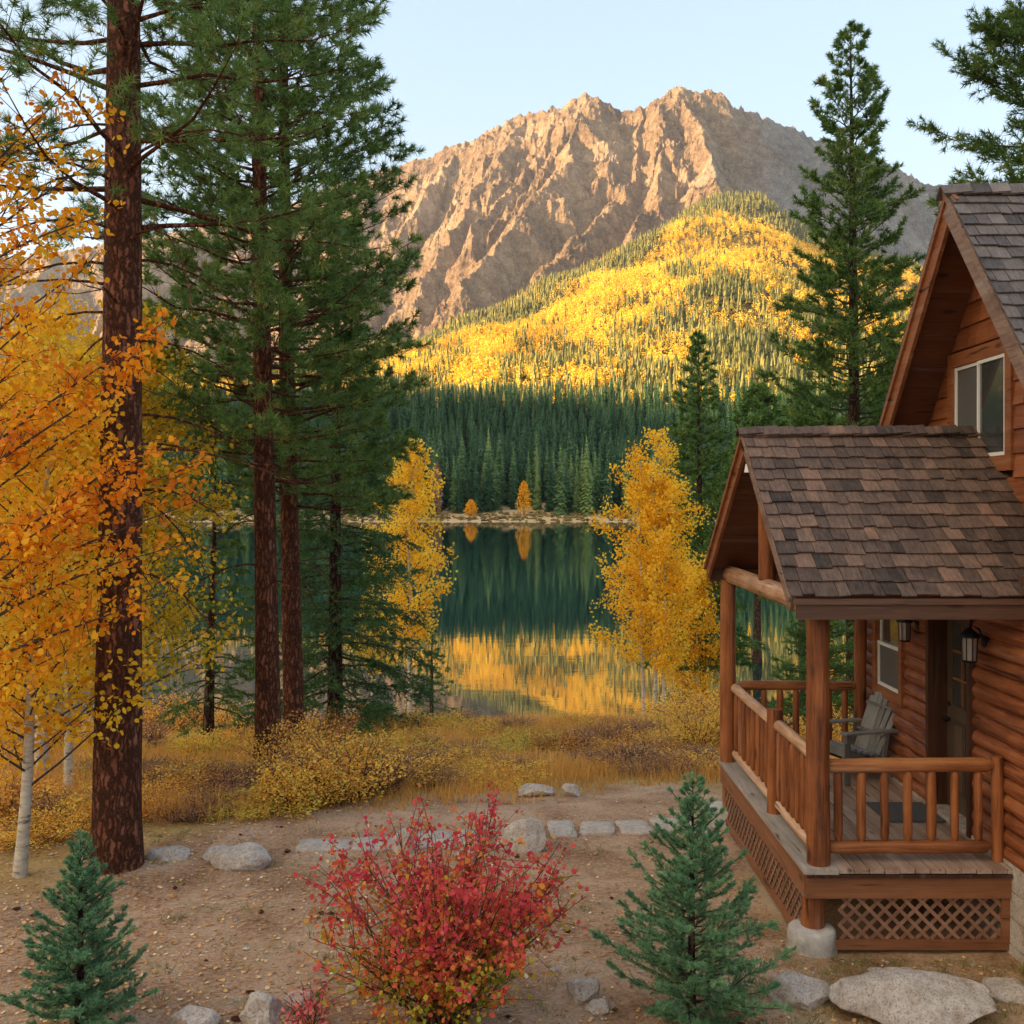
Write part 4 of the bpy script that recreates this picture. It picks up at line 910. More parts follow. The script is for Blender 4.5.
plant_conifer('spruce_tree', 'broad dark spruce with drooping boughs right of the pine pair', L,
  conifer(4, 12.5, 1.1, lambda t: 2.45*(1-t)**1.05+.1, 170, lin(-.12,.35), lin(-.12,-.1), .07, .75, (.12,.024), 36, 55, 0, trunk_r=.2, limb=.022, s0=.12, fol_lift=-.05, hang=.35), M['bark_dark'], M['needle_dark'])
L = gpos(209, 22.0)
plant_conifer('fir_tree', 'small thin fir leaning slightly between the big pines', L,
  conifer(5, 6.2, .9, lambda t: 1.25*(1-t)**.6+.08, 80, lin(-.15,.3), lin(-.15,-.05), .065, .5, (.09,.022), 30, 55, 0, trunk_r=.12, lean=(.12,0), limb=.02, s0=.2, fol_lift=-.05, hang=.3), M['bark_dark'], M['needle_green'])
L = gpos(140, 36.0)
plant_conifer('spruce_tree', 'little spruce at the water edge beside the thick pine trunk', L,
  conifer(6, 4.6, .2, lambda t: 1.2*(1-t)**.8+.05, 60, lin(-.05,.3), lin(-.1,0), .1, .5, (.10,.03), 20, 55, 0, trunk_r=.1, s0=.15, fol_lift=-.05), M['bark_dark'], M['needle_green'])
L = gpos(432, 40.0)
plant_conifer('spruce_tree', 'small spruce behind the left golden aspen near the water', L,
  conifer(16, 4.0, .2, lambda t: 1.1*(1-t)**.8+.05, 50, lin(-.05,.3), lin(-.1,0), .1, .5, (.10,.03), 20, 55, 0, trunk_r=.1, s0=.15, fol_lift=-.05), M['bark_dark'], M['needle_dark'])
L = gpos(852, 31.0)
plant_conifer('pine_tree', 'tall slender green pine standing behind the cabin roofs', L,
  conifer(7, topz(36, 31)-L[2], 4.0, lambda t: (3.0*(1-t)**.7+.14)*(.85+.15*math.sin(t*40)), 215, lin(-.12,.7), lin(.15,.25), .07, .62, (.17,.034), 40, 48, .7, trunk_r=.27, limb=.026), M['bark_dark'], M['needle_pine'])
L = gpos(700, 46.0)
plant_conifer('spruce_tree', 'dark spruce with a pointed top behind the right golden aspen', L,
  conifer(8, topz(335, 46)-L[2], 2.5, lambda t: 2.3*(1-t)**.8+.1, 170, lin(-.1,.4), lin(-.05,.05), .09, .8, (.2,.055), 30, 50, 0, trunk_r=.24, s0=.15), M['bark_dark'], M['needle_green'])
for i, (px, Y, ty, R, lab) in enumerate(((758, 58, 386, 3.0, 'full green spruce just left of the porch gable peak'), (802, 70, 384, 3.2, 'green spruce beyond the porch ridge left of the slender pine'), (885, 66, 372, 3.6, 'green spruce between the slender pine and the main gable'))):
    L = gpos(px, Y, 1.5)
    plant_conifer('spruce_tree', lab, L, conifer(30+i, topz(ty, Y)-L[2], 7.0, lambda t: R*(1-t)**.8+.1, 150, lin(-.1,.3), lin(-.08,0), .12, 1.0, (.28,.08), 28, 50, 0, trunk_r=.25, s0=.15), M['bark_dark'], M['needle_green'])
L = gpos(822, 24.0)
plant_conifer('spruce_tree', 'young green spruce seen through the porch railing', L,
  conifer(9, 4.0, .2, lambda t: 1.35*(1-t)**.7+.05, 120, lin(-.02,.5), lin(-.05,0), .05, .5, (.08,.02), 32, 55, 0, trunk_r=.09, s0=.12), M['bark_dark'], M['needle_green'])
L = gpos(1112, 22.0)
plant_conifer('pine_tree', 'pine beyond the main roof reaching in at the top right', L,
  conifer(10, 21, 7.5, lambda t: 3.7*(1-t)**.55+.3, 230, lin(-.1,.6), lin(.15,.2), .055, .66, (.16,.024), 42, 45, .8, trunk_r=.27, limb=.026), M['bark_pine'], M['needle_pine'])
# two blue green young spruces in the foreground
def young(seed, H, R, px, Y, label):
    L = gpos(px, Y)
    plant_conifer('young_spruce', label, L, conifer(seed, H, .05, lambda t: R*(1-t)**1.05*(.8+.2*min(1, t*6))+.03, 125, lin(.02,.75), lin(.16,.25), .0125, .19, (.027,.0056), 60, 46, 0, trunk_r=.035, s0=.06, rvar=(.6,1.15), fol_lift=.12, limb=.010, trunk_n=8, nb_s=6), M['bark_dark'], M['needle_blue'], 'blue green young spruces in the foreground')
young(11, 1.92, .80, 692, 8.05, 'full blue green young spruce in front of the porch')
young(12, 1.5, .55, 80, 7.85, 'small blue green young spruce in the lower left corner')

# ------------------------------------------------------------------ aspens
def aspen(seed, H, base, Rf, nl, n_leaf, size, trunk_r=.09, lean=(0,0), stems=((0,0),), tint=(.5,.16), tw=5, spread=.10, rise=(.5,1.0), hexa=False, flat=.3):
    rng = np.random.default_rng(seed); tr = MB(); br = MB(); lf = MB(); pts = []
    for si, (sx, sy) in enumerate(stems):
        z = np.linspace(-.2, H*(.97-.08*si), 16); s = z/H
        cx = sx*(1+.6*s)+lean[0]*s+.05*np.sin(z*1.3+seed+si*2)*s*2; cy = sy*(1+.6*s)+lean[1]*s
        tr.tube(np.stack([cx, cy, z], -1), trunk_r*(1-.9*np.maximum(s,0))*(1+.25*np.exp(-np.maximum(z,0)/.2))*(1-.12*si), 10, cap=False)
        for i in range(nl//len(stems)):
            t = (i+rng.uniform())/(nl//len(stems)); z0 = base+(H*(.97-.08*si)-base)*t; x0 = np.interp(z0, z, cx); y0 = np.interp(z0, z, cy)
            az = i*2.39996+rng.uniform(-.5,.5)+si*2; R = Rf(t)*rng.uniform(.6,1.15); q = np.linspace(0,1,5)[:,None]; d = np.array((math.cos(az), math.sin(az), 0)); ris = rng.uniform(*rise)
            P = np.array((x0,y0,z0))+R*(d*q+np.array((0,0,1.))*ris*q**1.1)
            br.tube(P, np.linspace(.006+.006*R, .003, 5), 4, cap=False)
            m = tw+int(R*3); f = rng.uniform(.15,1,m); PP = P[0]+(P[-1]-P[0])*f[:,None]; D = nrm(rng.normal(size=(m,3))+d*.5+np.array((0,0,.3))); Lq = rng.uniform(.12,.42,m)*max(.5,min(1.2,R)); 
            for k in range(0, m, 2): br.tube(np.stack([PP[k], PP[k]+D[k]*Lq[k]]), [.004,.002], 3, cap=False)
            pts.append(np.stack([PP, D*Lq[:,None]], 1))
    A = np.concatenate(pts); k = rng.integers(0, len(A), n_leaf); f = rng.uniform(.1,1.1,n_leaf)[:,None]
    P = A[k,0]+A[k,1]*f+rng.normal(0, spread, (n_leaf,3))
    cl = rng.normal(0, tint[1], len(A))
    lf.leaves(P, size*rng.uniform(.65,1.25,n_leaf), rng, np.clip(tint[0]+cl[k]+rng.normal(0,.1,n_leaf), 0, 1), flat, hexa)
    return tr, br, lf
def plant_aspen(label, loc, parts, leaf, group=None):
    t = thing('aspen_tree', label, 'tree', loc, group)
    for mb, nm, mt in zip(parts, ('trunk','branches','crown'), (M['bark_aspen'], M['twig'], leaf)):
        o = mb.build(nm, mt, None, (0,0,0)); o.parent = t
Lq = gpos(410, 33)
plant_aspen('narrow golden aspen with one white trunk left of the lake', Lq, aspen(41, topz(440,33)-Lq[2], 2.6, lambda t: 1.5*(1-t)**.55*min(1,.45+t*2.5)+.12, 64, 8800, .10, .085, tint=(.72,.16), spread=.12), M['leaf_yellow'])
Lq = gpos(372, 35)
plant_aspen('thin white trunk sapling beside the broad dark spruce', Lq, aspen(42, 4.6, 1.9, lambda t: .7*(1-t)**.5+.1, 24, 1500, .10, .05, tint=(.5,.16), spread=.10), M['leaf_lime'])
Lq = gpos(655, 41)
plant_aspen('big golden aspen clump with several white stems on the shore', Lq, aspen(43, topz(428,41)-Lq[2], 2.1, lambda t: 2.5*(1-t)**.6*min(1,.55+t*2.2)+.15, 105, 23000, .115, .085, stems=((0,0),(-.42,.1),(.3,-.1)), tint=(.62,.15), spread=.14), M['leaf_yellow'])
Lq = gpos(698, 44)
plant_aspen('shorter golden aspen tucked right of the big clump', Lq, aspen(44, 6.6, .3, lambda t: 1.5*(1-t)**.5+.15, 50, 7500, .115, .08, tint=(.42,.16), spread=.14), M['leaf_yellow'])
Lq = gpos(20, 11.3)
plant_aspen('white barked aspen trunk at the far left edge', Lq, aspen(45, 5.6, .9, lambda t: 1.15*(1-t)**.4+.2, 60, 7500, .066, .068, lean=(.35,0), tint=(.5,.2), spread=.11, hexa=True), M['leaf_yellow'])
Lq = gpos(68, 15.0)
plant_aspen('thin pale aspen stem behind the left edge trunk', Lq, aspen(46, 6.4, .8, lambda t: 1.5*(1-t)**.4+.2, 84, 14000, .075, .06, tint=(.45,.2), spread=.12), M['leaf_lime'])
Lq = gpos(138, 16.5)
plant_aspen('yellow green aspen hidden behind the thick pine trunk', Lq, aspen(47, 7.4, 1.3, lambda t: 1.35*(1-t)**.45+.2, 80, 12000, .08, .06, tint=(.45,.2), spread=.13), M['leaf_lime'])
Lq = gpos(42, 16.0)
plant_aspen('dark stemmed aspen under the yellow leaves at left', Lq, aspen(48, 7.2, 1.0, lambda t: 1.7*(1-t)**.4+.2, 80, 14000, .08, .10, tint=(.6,.2), spread=.13), M['leaf_yellow'])
# far shore golden trees
for px, Y, h, r, lab in ((524, 472, 15.5, 4.2, 'single golden tree among the spruces of the far shore'), (471, 468, 7.5, 3.6, 'low round golden tree on the far shore'), (408, 470, 12, 3, 'golden tree on the far shore near the aspen crown'), (437, 466, 24, 3.4, 'rust brown dead spruce on the far shore')):
    rng = np.random.default_rng(int(px)); L = gpos(px, Y, -.3); tr = MB(); lf = MB(); tr.tube([(0,0,-.3),(0,0,h*.7)], [.25,.08], 6); n = 900
    u = rng.uniform(0,1,n)**.8; a = rng.uniform(0,6.28,n); rr = r*np.sqrt(rng.uniform(.1,1,n))*(1-u)**(.45)*np.minimum(1,.45+u*2.2)
    rr = rr*(.75+.5*vn(a*1.6+px, u*7, 5)); lf.leaves(np.stack([rr*np.cos(a), rr*np.sin(a), h*(.06+.94*u)], -1), rng.uniform(.4,1.0,n), rng, np.clip(rng.normal(.35,.15,n),0,1), .4)
    t = thing('spruce_tree' if px == 437 else 'aspen_tree', lab, 'tree', (0,0,0)); tr.build('trunk', M['bark_dark'], t); lf.build('crown', M['brush_rust'] if px == 437 else M['leaf_yellow'], t); t.location = L
# orange aspen reaching in from the left, in front of the thick pine
def orange_tree():
    rng = np.random.default_rng(77); base = np.array(gpos(-95, 9.9)); tr = MB(); br = MB(); lf = MB()
    z = np.linspace(-.2, 9.0, 24); tx = .25*np.sin(z*.5); tr.tube(np.stack([tx, 0*z, z], -1), .12*(1-z/10)+.012, 12, cap=False)
    limbs = [((-40,150),(105,112),.6),((-40,190),(85,75),.35),((-40,230),(112,150),.7),((-40,260),(110,215),1.0),((-50,300),(60,235),1.0),((-40,330),(95,262),.9),((-40,360),(60,300),1.2),
             ((-40,330),(30,170),1.0),((-40,420),(165,322),1.0),((-40,440),(150,365),1.2),((-40,470),(115,405),1.3),((-40,500),(205,462),1.0),((-40,520),(150,440),1.5),((-50,540),(205,498),.45),
             ((-40,560),(130,480),1.5),((-40,590),(185,545),1.0),((-40,610),(178,588),1.3),((-40,640),(120,560),1.4),((-40,660),(90,600),1.2),((-40,480),(60,420),1.5),((-40,540),(70,510),1.4),
             ((-40,400),(40,350),1.3),((-40,200),(40,130),.8),((-60,100),(20,70),.3),((-40,620),(60,560),1.3),((-40,690),(70,650),.8),((-60,430),(20,390),1.2),((-40,280),(15,255),1.1)]
    for (a, b, dens) in limbs:
        Y0 = rng.uniform(9.3,10.6); Y1 = rng.uniform(9.3,10.7); p0 = at(a[0]-70, a[1]+20, Y0)-base; p1 = at(b[0], b[1], Y1)-base; root = np.array((.1, 0, min(8.5, max(1.6, p0[2]-.5))))
        s = np.linspace(0,1,10)[:,None]; p0 = np.array((.25*math.sin(root[2]*.5), 0, root[2])); P = p0+(p1-p0)*np.linspace(0,1,11)[:,None]+np.array((0,0,1.))*(.16*np.sin(np.linspace(0,1,11)[:,None]*3.1)*rng.uniform(-.2,1)); br.tube(P, np.linspace(.020,.003,11), 5, cap=False)
        Lh = np.linalg.norm(p1-p0); m = int(8*Lh*dens)+4; f = rng.uniform(.2,1.0,m); k = f*9; i0 = np.minimum(k.astype(int), 8)+1; PP = P[i0]+(P[i0+1]-P[i0])*(k-i0+1)[:,None]
        D = nrm(nrm(p1-p0)*.6+rng.normal(size=(m,3))*.8); Lt = rng.uniform(.12,.5,m)*(1.15-f*.6)
        for q in range(m):
            br.tube(np.stack([PP[q], PP[q]+D[q]*Lt[q]*.5+(0,0,.02), PP[q]+D[q]*Lt[q]]), [.006,.004,.002], 3, cap=False)
        nL = int(12*m); kk = rng.integers(0, m, nL); ff = rng.uniform(.2,1.1,nL)[:,None]; Q = PP[kk]+D[kk]*Lt[kk][:,None]*ff+rng.normal(0,.055,(nL,3))
        base_t = np.clip(.44+rng.normal(0,.10)+(.15 if b[1] < 330 and b[0] < 100 else .12 if b[1] > 520 and b[0] < 130 else 0)-(.18 if b[0] > 130 or b[1] < 130 else 0), .1, .8)
        lf.leaves(Q, rng.uniform(.036,.078,nL), rng, np.clip(base_t+rng.normal(0,.14,nL), 0, 1), .35, True)
    plant_aspen('orange leaved aspen reaching in from the left in front of everything', base, (tr, br, lf), M['leaf_orange'])
orange_tree()

# ------------------------------------------------------------------ shrubs and grass
def shrub(seed, h, r, stems, n_leaf, size, tint, spread=.05, gradient=None, hexa=False, tw=4, branch_r=.006):
    rng = np.random.default_rng(seed); st = MB(); lf = MB(); A = []
    for i in range(stems):
        a = rng.uniform(0,6.28); rr = r*np.sqrt(rng.uniform(.02,1)); hh = h*rng.uniform(.5,1.0)*(1-.25*(rr/r)**2); b = rng.uniform(0,.14)*r
        s = np.linspace(0,1,6)[:,None]; P = np.array((math.cos(a)*b, math.sin(a)*b, 0))+np.array((math.cos(a)*rr, math.sin(a)*rr, 0))*s**1.25+np.array((0,0,hh))*s**.9
        P[1:-1] += rng.normal(0,.02*h,(4,3)); st.tube(P, np.linspace(branch_r*(1+.5*h), .0025, 6), 4, cap=False)
        for q in range(tw):
            f = rng.uniform(.25,.98); j = min(4, int(f*5)); p = P[j]+(P[j+1]-P[j])*(f*5-j); d = nrm(rng.normal(size=3)*.8+np.array((math.cos(a)*.4, math.sin(a)*.4, .7))); L = h*rng.uniform(.08,.28)
            st.tube(np.stack([p, p+d*L]), [.004,.002], 3, cap=False); A.append((p, d*L))
        A.append((P[3], P[5]-P[3]))
    A = np.array(A); k = rng.integers(0, len(A), n_leaf); f = rng.uniform(0,1.05,n_leaf)[:,None]; Q = A[k,0]+A[k,1]*f+rng.normal(0,spread,(n_leaf,3)); Q[:,2] = np.abs(Q[:,2])
    cl = rng.normal(0,.17,len(A))
    tt = tint+cl[k]+rng.normal(0,.09,n_leaf)
    if gradient: tt = np.interp(Q[:,2]/h+rng.normal(0,.10,n_leaf), gradient[0], gradient[1])+cl[k]*.8+rng.normal(0,.06,n_leaf)
    lf.leaves(Q, size*rng.uniform(.6,1.25,n_leaf), rng, np.clip(tt, 0, 1), .4, hexa); return st, lf
def plant_shrub(name, label, loc, parts, leaf, stem, group=None):
    t = thing(name, label, 'shrub', (0,0,0), group); parts[0].build('stems', stem, t); parts[1].build('foliage', leaf, t); t.location = loc; return t
plant_shrub('red_shrub', 'crimson and orange leaved shrub in the foreground centre', gpos(447, 7.95), shrub(201, 1.74, .98, 80, 12500, .038, .6, .028, ((0,.25,.42,.6,1.1),(.12,.25,.42,.6,.76)), True, 8, .006), M['leaf_red'], M['red_twig'])
plant_shrub('red_shrub', 'small purple brown shrub beside the bottom boulders', gpos(312, 7.95), shrub(202, .36, .28, 16, 260, .03, .98, .03, None, True, 4, .003), M['leaf_red'], M['red_twig'])
golden = [(shrub(210+i, 1.15, .85, 60, 3300, .046, .52, .06), M['leaf_brush']) for i in range(3)]
rusty = [(shrub(220+i, 1.05, .65, 90, 2000, .038, .5, .05), M['brush_rust']) for i in range(3)]
limey = [(shrub(230+i, .8, 1.0, 50, 4200, .05, .85, .06), M['leaf_brush']) for i in range(2)]
sets = {'g': (golden, 'golden leaved shrub', 'golden shrubs on the brushy slope', 'golden_shrub', 'rounded golden leaved shrub on the brushy slope below the trees'), 'r': (rusty, 'rusty twiggy shrub', 'rusty shrubs on the brushy slope', 'rusty_shrub', 'upright rusty brown twiggy shrub on the brushy lake slope'), 'l': (limey, 'yellow green shrub', 'low yellow green shrubs', 'low_shrub', 'low spreading yellow green shrub on the brushy lake slope')}
made = {}
def put_shrub(kind, i, x, y, s, sz):
    arr, _, grp, nm, lab = sets[kind]; key = (kind, i % len(arr)); loc = (x, y, gz(x, y)-.04)
    if key not in made:
        p, mt = arr[key[1]]; t = plant_shrub(nm, lab, loc, p, mt, M['red_twig'] if kind == 'r' else M['twig'], grp); t.scale = (s,s,sz); made[key] = t
    else: dup(made[key], loc, random.uniform(0,6.28), s, scz=sz)
random.seed(4)
big = [('g',150,13.4,.8),('r',185,13.2,.7),('r',215,13.6,.8),('l',240,13.6,.6),('l',270,13.8,.8),('g',300,13.8,.9),('g',318,14.0,1.0),('g',350,14.4,1.0),('r',310,15,.9),('r',385,14.8,.8),('g',410,15.6,.85),('r',440,15.4,.75),('g',470,16.5,.7),('r',510,17,.7),('r',545,17.5,.75),('r',420,17,.9),('g',160,14.6,.9),('r',230,14.8,.9),('l',190,15.6,.9),('g',600,17.2,.65),('r',640,17,.7),('r',675,16.8,.8),('g',705,17.2,.9),('r',575,19,.8),('g',650,20,.9),
       ('g',290,16.2,1.0),('g',330,15.8,1.0),('g',365,17.2,.9),('l',235,16.6,.6),('r',400,17.5,.9),('g',310,18.5,1.1),('r',440,18.5,.8),('r',480,19.5,.8),('g',200,15.0,.8),('g',170,14.2,.75),('r',225,15.6,.8),('r',150,15.5,.9),
       ('g',30,12.4,.8),('g',70,12.6,.7),('r',55,13.5,.9),('g',5,13.5,.9),('l',100,13.6,.8),('g',620,19.0,.8),('r',590,18.2,.9),('r',640,18.5,.95),('g',670,18.6,.9),('r',700,18.8,1.0),('g',560,20.5,.8),('l',520,21,.8),('g',700,21.5,1.1),
       ('g',175,27,1.3),('g',150,30,1.5),('g',235,30,1.3),('g',350,24,1.0),('g',395,25,1.0),('g',690,35,1.8),('g',720,30,1.3),('g',745,26,1.2),('r',770,23,1.2),('g',800,22,1.1),('g',850,22,1.2),('l',450,24,1.0),('l',400,21,.9),('l',240,20,.9),('l',260,22,.9),('l',200,19,.8)]
for i, (k, px, Y, s) in enumerate(big): put_shrub(k, i, (px-519)/F*Y, Y, s*random.uniform(.85,1.1), s*random.uniform(.6,.95)*(.62 if (px < 288 and Y < 19) or px > 395 and Y < 20 else 1))
for i in range(270):
    Y = 15.0+25*random.random()**1.15; px = random.uniform(-60, 900); k = random.choice('ggrrlr')
    if 500 < px < 720 and Y < 17: continue
    if 400 < px < 640 and Y > 29: continue
    if 690 < px < 1100 and Y < 16: continue
    s = random.uniform(.5,.9)*(1+.012*(Y-15)); put_shrub(k, i, (px-519)/F*Y, Y, s, s*random.uniform(.4,.75)*(.7 if Y < 19 else 1))
# far meadow shrubs on the other shore
M['tawny'] = foliage_mat('tawny_brush', [(0,(.10,.08,.03)),(.4,(.24,.18,.06)),(.7,(.34,.25,.09)),(1,(.42,.24,.07))], .2)
def far_brush():
    rng = np.random.default_rng(91); n = 1300; px = rng.uniform(-50, 1100, n); Y = rng.uniform(430, 480, n); X = (px-519)/F*Y; Z = ground_z(X, Y); q = 46; mb = MB()
    w = rng.uniform(.6,2.6,n)*np.where(Y > 462, 1.2, .7); h = w*rng.uniform(.4,1.0,n); d = rng.normal(size=(n,q,3)); d = nrm(d)*rng.uniform(.4,1,(n,q,1)); P = np.stack([X[:,None]+w[:,None]*d[...,0], Y[:,None]+w[:,None]*d[...,1], Z[:,None]+h[:,None]*np.abs(d[...,2])], -1)
    mb.leaves(P.reshape(-1,3), rng.uniform(.4,.9,n*q), rng, np.repeat(np.clip(rng.normal(.35,.22,n),0,1), q), .4); meta(mb.build('far_brush', M['tawny']), 'low tawny brush along the foot of the far shore spruces', 'brush', kind='stuff')
far_brush()
def grass_field():
    rng = np.random.default_rng(55); N = 15000; Y = 13.2+30.5*rng.uniform(0,1,N)**1.3; px = rng.uniform(-120, 1000, N); X = (px-519)/F*Y
    edge = 14.2+np.interp(X, [-8,-4.5,-3,0,1.5,3], [-3.2,-2.6,-.4,.6,1.6,1.8])+rng.normal(0,.35,N)
    ok = (Y > edge)&~((X > 2.0)&(X < 14)&(Y < 14.2)); Y = Y[ok]; X = X[ok]; n = len(X); Z = ground_z(X, Y); ok = Z > WATER-.05; X, Y, Z = X[ok], Y[ok], Z[ok]; n = len(X)
    q = 15; pat = fbm(X/2.2, Y/3.0, 95, 3); H = (.24+.22*pat+rng.uniform(-.06,.12,n))*(1+.02*(Y-14))
    base = np.stack([X, Y, Z-.02], -1)[:,None,:]+np.concatenate([rng.normal(0,.10,(n,q,2)), np.zeros((n,q,1))], -1)
    D = nrm(rng.normal(size=(n,q,3))*(.28,.28,0)+np.array((0,0,1.)))
    mb = MB(); W = (.008+.00055*Y); mb.tris(base.reshape(-1,3), D.reshape(-1,3), np.repeat(np.maximum(H,.12), q)*rng.uniform(.5,1.15,n*q), np.repeat(W, q), rng, np.clip(np.repeat(.5+.5*pat, q)+rng.normal(0,.14,n*q), 0, 1))
    meta(mb.build('tall_grass', M['grass']), 'tall dry golden grass filling the slope between yard and lake', 'grass', kind='stuff')
    # small green and straw tufts in the yard
    n = 420; X = np.concatenate([rng.uniform(1.2,5.2,260), rng.uniform(-4.5,2.5,160)]); Y = np.concatenate([rng.uniform(7.6,9.3,260), rng.uniform(7.6,13,160)]); keep = ~((X > 2.4)&(Y > 9.2)); X, Y = X[keep], Y[keep]; n = len(X); Z = ground_z(X, Y); q = 16
    base = np.stack([X, Y, Z-.005], -1)[:,None,:]+np.concatenate([rng.normal(0,.04,(n,q,2)), np.zeros((n,q,1))], -1); D = nrm(rng.normal(size=(n,q,3))*(.6,.6,0)+np.array((0,0,1.)))
    mb = MB(); mb.tris(base.reshape(-1,3), D.reshape(-1,3), rng.uniform(.03,.11,n*q)*np.repeat(rng.uniform(.5,1.5,n),q), .006, rng, np.clip(np.repeat(rng.normal(.35,.3,n),q)+rng.normal(0,.1,n*q),0,1)); meta(mb.build('weeds', M['weed']), 'short green and straw weeds sprouting in the bare yard', 'weeds', kind='stuff')
M['weed'] = foliage_mat('yard_weeds', [(0,(.08,.14,.03)),(.4,(.20,.24,.06)),(.7,(.42,.34,.13)),(1,(.60,.48,.25))], .3)
grass_field()
# fallen leaves, pebbles, cones
def litter():
    rng = np.random.default_rng(56); N = 16000; Y = 7.3+7.5*rng.uniform(0,1,N)**1.2; px = rng.uniform(-80, 1150, N); X = (px-519)/F*Y; ok = ~((X > 2.45)&(Y > 9.25)); X, Y = X[ok], Y[ok]; d = vn(X*1.3, Y*1.3, 99)*.7+.45*(X < -1.0)+.1; ok = rng.uniform(size=len(X)) < d; X, Y = X[ok], Y[ok]; n = len(X)
    P = np.stack([X, Y, ground_z(X, Y)+.012], -1); mb = MB(); mb.leaves(P, rng.uniform(.012,.045,n), rng, np.clip(rng.normal(.5,.24,n),0,1), 5, True); meta(mb.build('fallen_leaves', M['litter']), 'fallen leaves scattered over the bare brown yard', 'leaves', kind='stuff')
    mb = MB(); N = 2600; Y = 7.3+8*rng.uniform(0,1,N)**1.2; px = rng.uniform(-60, 1150, N); X = (px-519)/F*Y; ok = ~((X > 2.4)&(Y > 9.2)); X, Y = X[ok], Y[ok]; Z = ground_z(X, Y)
    ico = np.array([(0,0,1),(.9,0,.3),(.28,.85,.3),(-.72,.53,.3),(-.72,-.53,.3),(.28,-.85,.3),(0,0,-.5)],float); fc = [(0,1,2),(0,2,3),(0,3,4),(0,4,5),(0,5,1),(6,2,1),(6,3,2),(6,4,3),(6,5,4),(6,1,5)]
    for x, y, z in zip(X, Y, Z):
        s = rng.uniform(.006,.022)*(2.2 if rng.uniform() < .04 else 1); mb.add(ico*rng.uniform(.7,1.2,(7,3))*s*(1,1,.6)+(x,y,z), fc, .5)
    meta(mb.build('pebbles', M['rock']), 'small stones strewn over the yard soil', 'pebbles', kind='stuff')
    mb = MB()
    for i in range(46):
        x = rng.uniform(-5,1.8); y = rng.uniform(7.8,13); z = float(gz(x,y)); mb.add(ico*rng.uniform(.7,1.2,(7,3))*rng.uniform(.02,.045)*(1.3,1,.8)+(x,y,z+.01), fc, .5)
    meta(mb.build('pine_cones', M['bark_pine']), 'dark pine cones and clods dotting the bare yard', 'pine cones', kind='stuff')
litter()
def needle_litter():
    rng = np.random.default_rng(58); N = 30000; Y = 7.3+7.2*rng.uniform(0,1,N)**1.3; px = rng.uniform(-80, 1150, N); X = (px-519)/F*Y; ok = ~((X > 2.45)&(Y > 9.25)); X, Y = X[ok], Y[ok]
    ok = rng.uniform(size=len(X)) < .25+.9*sstep(.45,.75,vn(X*1.7+4, Y*1.7, 199)); X, Y = X[ok], Y[ok]; n = len(X); D = nrm(np.stack([rng.normal(size=n), rng.normal(size=n), rng.normal(size=n)*.12], -1))
    mb = MB(); mb.tris(np.stack([X, Y, ground_z(X, Y)+.01], -1), D, rng.uniform(.03,.11,n), rng.uniform(.003,.007,n), rng, np.clip(rng.normal(.35,.3,n),0,1)); meta(mb.build('needle_litter', M['litter']), 'dry needles and bits of twig strewn over the yard', 'litter', kind='stuff')
needle_litter()

# ------------------------------------------------------------------ boulders and stepping stones
def boulder(seed, w, d, h, flat=0.0):
    import bmesh
    bm = bmesh.new(); bmesh.ops.create_icosphere(bm, subdivisions=5, radius=1.0); v = np.array([q.co[:] for q in bm.verts]); f = np.array([[q.index for q in p.verts] for p in bm.faces]); bm.free()
    rg = np.random.default_rng(seed)
    for _ in range(22):      # planar facets like split granite
        nn = nrm(rg.normal(size=3)*(1,1,.8)+(0,0,.15)); off = rg.uniform(.62,.92); dd = v@nn-off; v = v-np.outer(np.where(dd > 0, dd*.94, 0), nn)
    a = fbm(v[:,0]*1.3+seed, v[:,1]*1.3+v[:,2]*.9, seed, 4)*.12+fbm(v[:,0]*4+v[:,2]*3, v[:,1]*4-v[:,2]*2, seed+3, 4)*.045+fbm(v[:,0]*14+v[:,2]*9, v[:,1]*14, seed+5, 3)*.012
    v = v*(1+a)[:,None]; v = v-(v.max(0)+v.min(0))/2*(1,1,0)
    v = v/np.maximum(v.max(0)-v.min(0), .01)*(w, d, h*1.5)
    v[:,2] -= v[:,2].max()-h
    mb = MB(); mb.add(v, f, .5, True); return mb
def put_rock(i, x0, x1, yt, yb, label, dfac=.75, Y=None, name='boulder'):
    px = (x0+x1)/2; 
    if Y is None: X, Yb, Z = hit(px, min(yb, 1040))
    else: Yb = Y; X = (px-519)/F*Y; Z = gz(X, Y)
    w = (x1-x0)/F*Yb; d = w*dfac; Yc = Yb+d*.38; h = max(.05, (500-yt)/F*(Yb+d*.3)-Z)
    mb = boulder(300+i, w*1.02, d, h); o = mb.build(name, M['rock'], None, (0,0,0)); o.location = ((px-519)/F*Yc, Yc, Z); meta(o, label, 'rock')
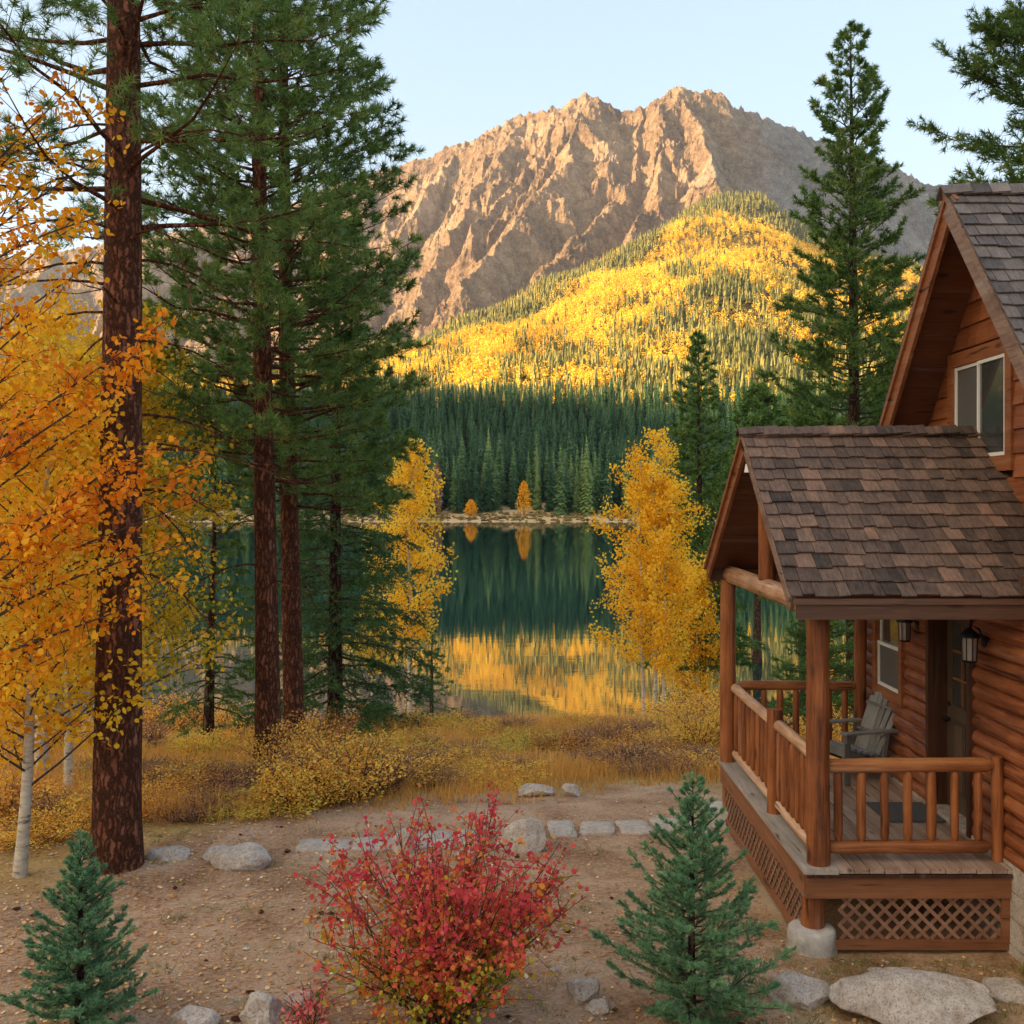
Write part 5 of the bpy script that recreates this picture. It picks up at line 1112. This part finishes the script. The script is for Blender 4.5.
rocks = [(148,191,845,860,'low pointed boulder right beside the thick pine trunk'),(204,246,846,859,'flat brown boulder behind the long split boulder'),(209,273,845,871,'long split boulder with a lighter top, right of the thick pine'),
 (390,414,828,853,'upright small boulder left of the stepping stones'),(497,547,818,852,'pale flat topped boulder at the start of the stone path'),(517,556,784,797,'low pale rock cluster at the edge of the dry brush'),(561,580,784,797,'small dark rock near the brush behind the path'),
 (168,222,1006,1034,'pale boulder at the bottom edge, leftmost of three'),(240,281,992,1026,'pale rounded boulder at the bottom, middle of three'),(284,313,989,1011,'small pale stone leaning on purple twigs at the bottom'),
 (566,600,978,1003,'rounded grey stone between red shrub and young spruce'),(585,610,1000,1014,'small tan stone touching the rounded grey stone'),(768,832,975,1010,'peaked tan boulder right of the young spruce'),(830,994,979,1032,'broad flat pale slab boulder at the bottom right'),
 (901,914,967,975,'tiny pale stone under the porch lattice'),(868,884,968,976,'tiny tan stone left of the other by the lattice'),(985,1040,985,1004,'low half buried rock at the bottom right corner'),(455,475,848,860,'small brown rock below the stone path behind the red shrub'),(345,360,985,1000,'small mossy rock at the foot of the red shrub')]
for i, (a, b, c, d, lab) in enumerate(rocks): put_rock(i, a, b, c, d, lab, .5 if (b-a) > 120 else .75)
def slab(i, x0, x1, y0, y1, label):
    X0, Yb, Z = hit((x0+x1)/2, y1); _, Yf, _ = hit((x0+x1)/2, y0); rg = np.random.default_rng(400+i); w = (x1-x0)/F*Yb; d = Yf-Yb; cx = ((x0+x1)/2-519)/F*(Yb+Yf)/2; cy = (Yb+Yf)/2
    n = 44; th = np.linspace(0, 2*np.pi, n, endpoint=False); k = 6.5; r = (np.abs(np.cos(th))**k+np.abs(np.sin(th))**k)**(-1/k)*(1+.16*fbm(np.cos(th)*1.8+i*7, np.sin(th)*1.8, 401, 4))
    sh = rg.uniform(-.12,.12); mb = MB(); rings = []
    z0 = float(np.max(ground_z(np.full(5,cx), np.linspace(Yb,Yf,5))))
    for s, z in ((1.0,-.12),(1.0,.004),(.975,.014),(.6,.017),(.2,.018)): xx = np.cos(th)*r*s*w/2; yy = np.sin(th)*r*s*d/2; rings.append(np.stack([xx+yy*sh, yy, z+.004*fbm(xx*6+i, yy*6, 402, 2)], -1))
    V = np.concatenate(rings); m = len(rings); ii = np.arange(m-1)[:,None]*n; jj = np.arange(n)[None,:]; kk = (jj+1)%n
    mb.add(V, np.stack([ii+jj, ii+kk, ii+n+kk, ii+n+jj], -1).reshape(-1,4), .5, True); mb.add(rings[-1], [tuple(range(n))], .5, True)
    o = mb.build('stepping_stone', M['flag'], None, (0,0,0)); o.location = (cx, cy, z0); meta(o, label, 'stepping stone', 'stones of the path to the porch')
M['flag'] = plain('flagstone', (.42,.36,.31), .9, var=.25, scale=14, bmp=.5)
slabs = [(297,350,840,852,'long thin stepping stone at the left end of the path'),(353,392,838,851,'stepping stone left of the upright small boulder'),(414,455,832,848,'stepping stone partly behind the red shrub'),(455,478,831,845,'short stepping stone left of the flat topped boulder'),
 (548,575,821,838,'stepping stone touching the flat topped boulder'),(580,615,822,836,'wide rounded stepping stone, second right of the boulder'),(618,651,821,835,'squarish stepping stone left of the young spruce tip'),(653,683,819,833,'stepping stone just left of the young spruce top'),(686,712,821,835,'stepping stone right of the young spruce top, nearest the porch')]
for i, (a, b, c, d, lab) in enumerate(slabs): slab(i, a, b, c, d, lab)
# ------------------------------------------------------------------ air
def haze():
    b = MB(); b.box((-7000, -6000, -75), (7500, 7000, 1900)); m, n, l, bs = newmat('air'); n.remove(bs)
    v = n.new('ShaderNodeVolumePrincipled'); v.inputs['Color'].default_value = (.72,.84,1,1); v.inputs['Density'].default_value = HAZE; v.inputs['Anisotropy'].default_value = .3; l.new(v.outputs[0], n['Material Output'].inputs['Volume'])
    o = b.build('haze', m); o['kind'] = 'stuff'; o['label'] = 'thin blue air between the viewer and the far mountain'; o['category'] = 'haze'
HAZE = 0.00003
haze()
for o in bpy.data.objects:
    if '_o' in o.keys(): del o['_o']
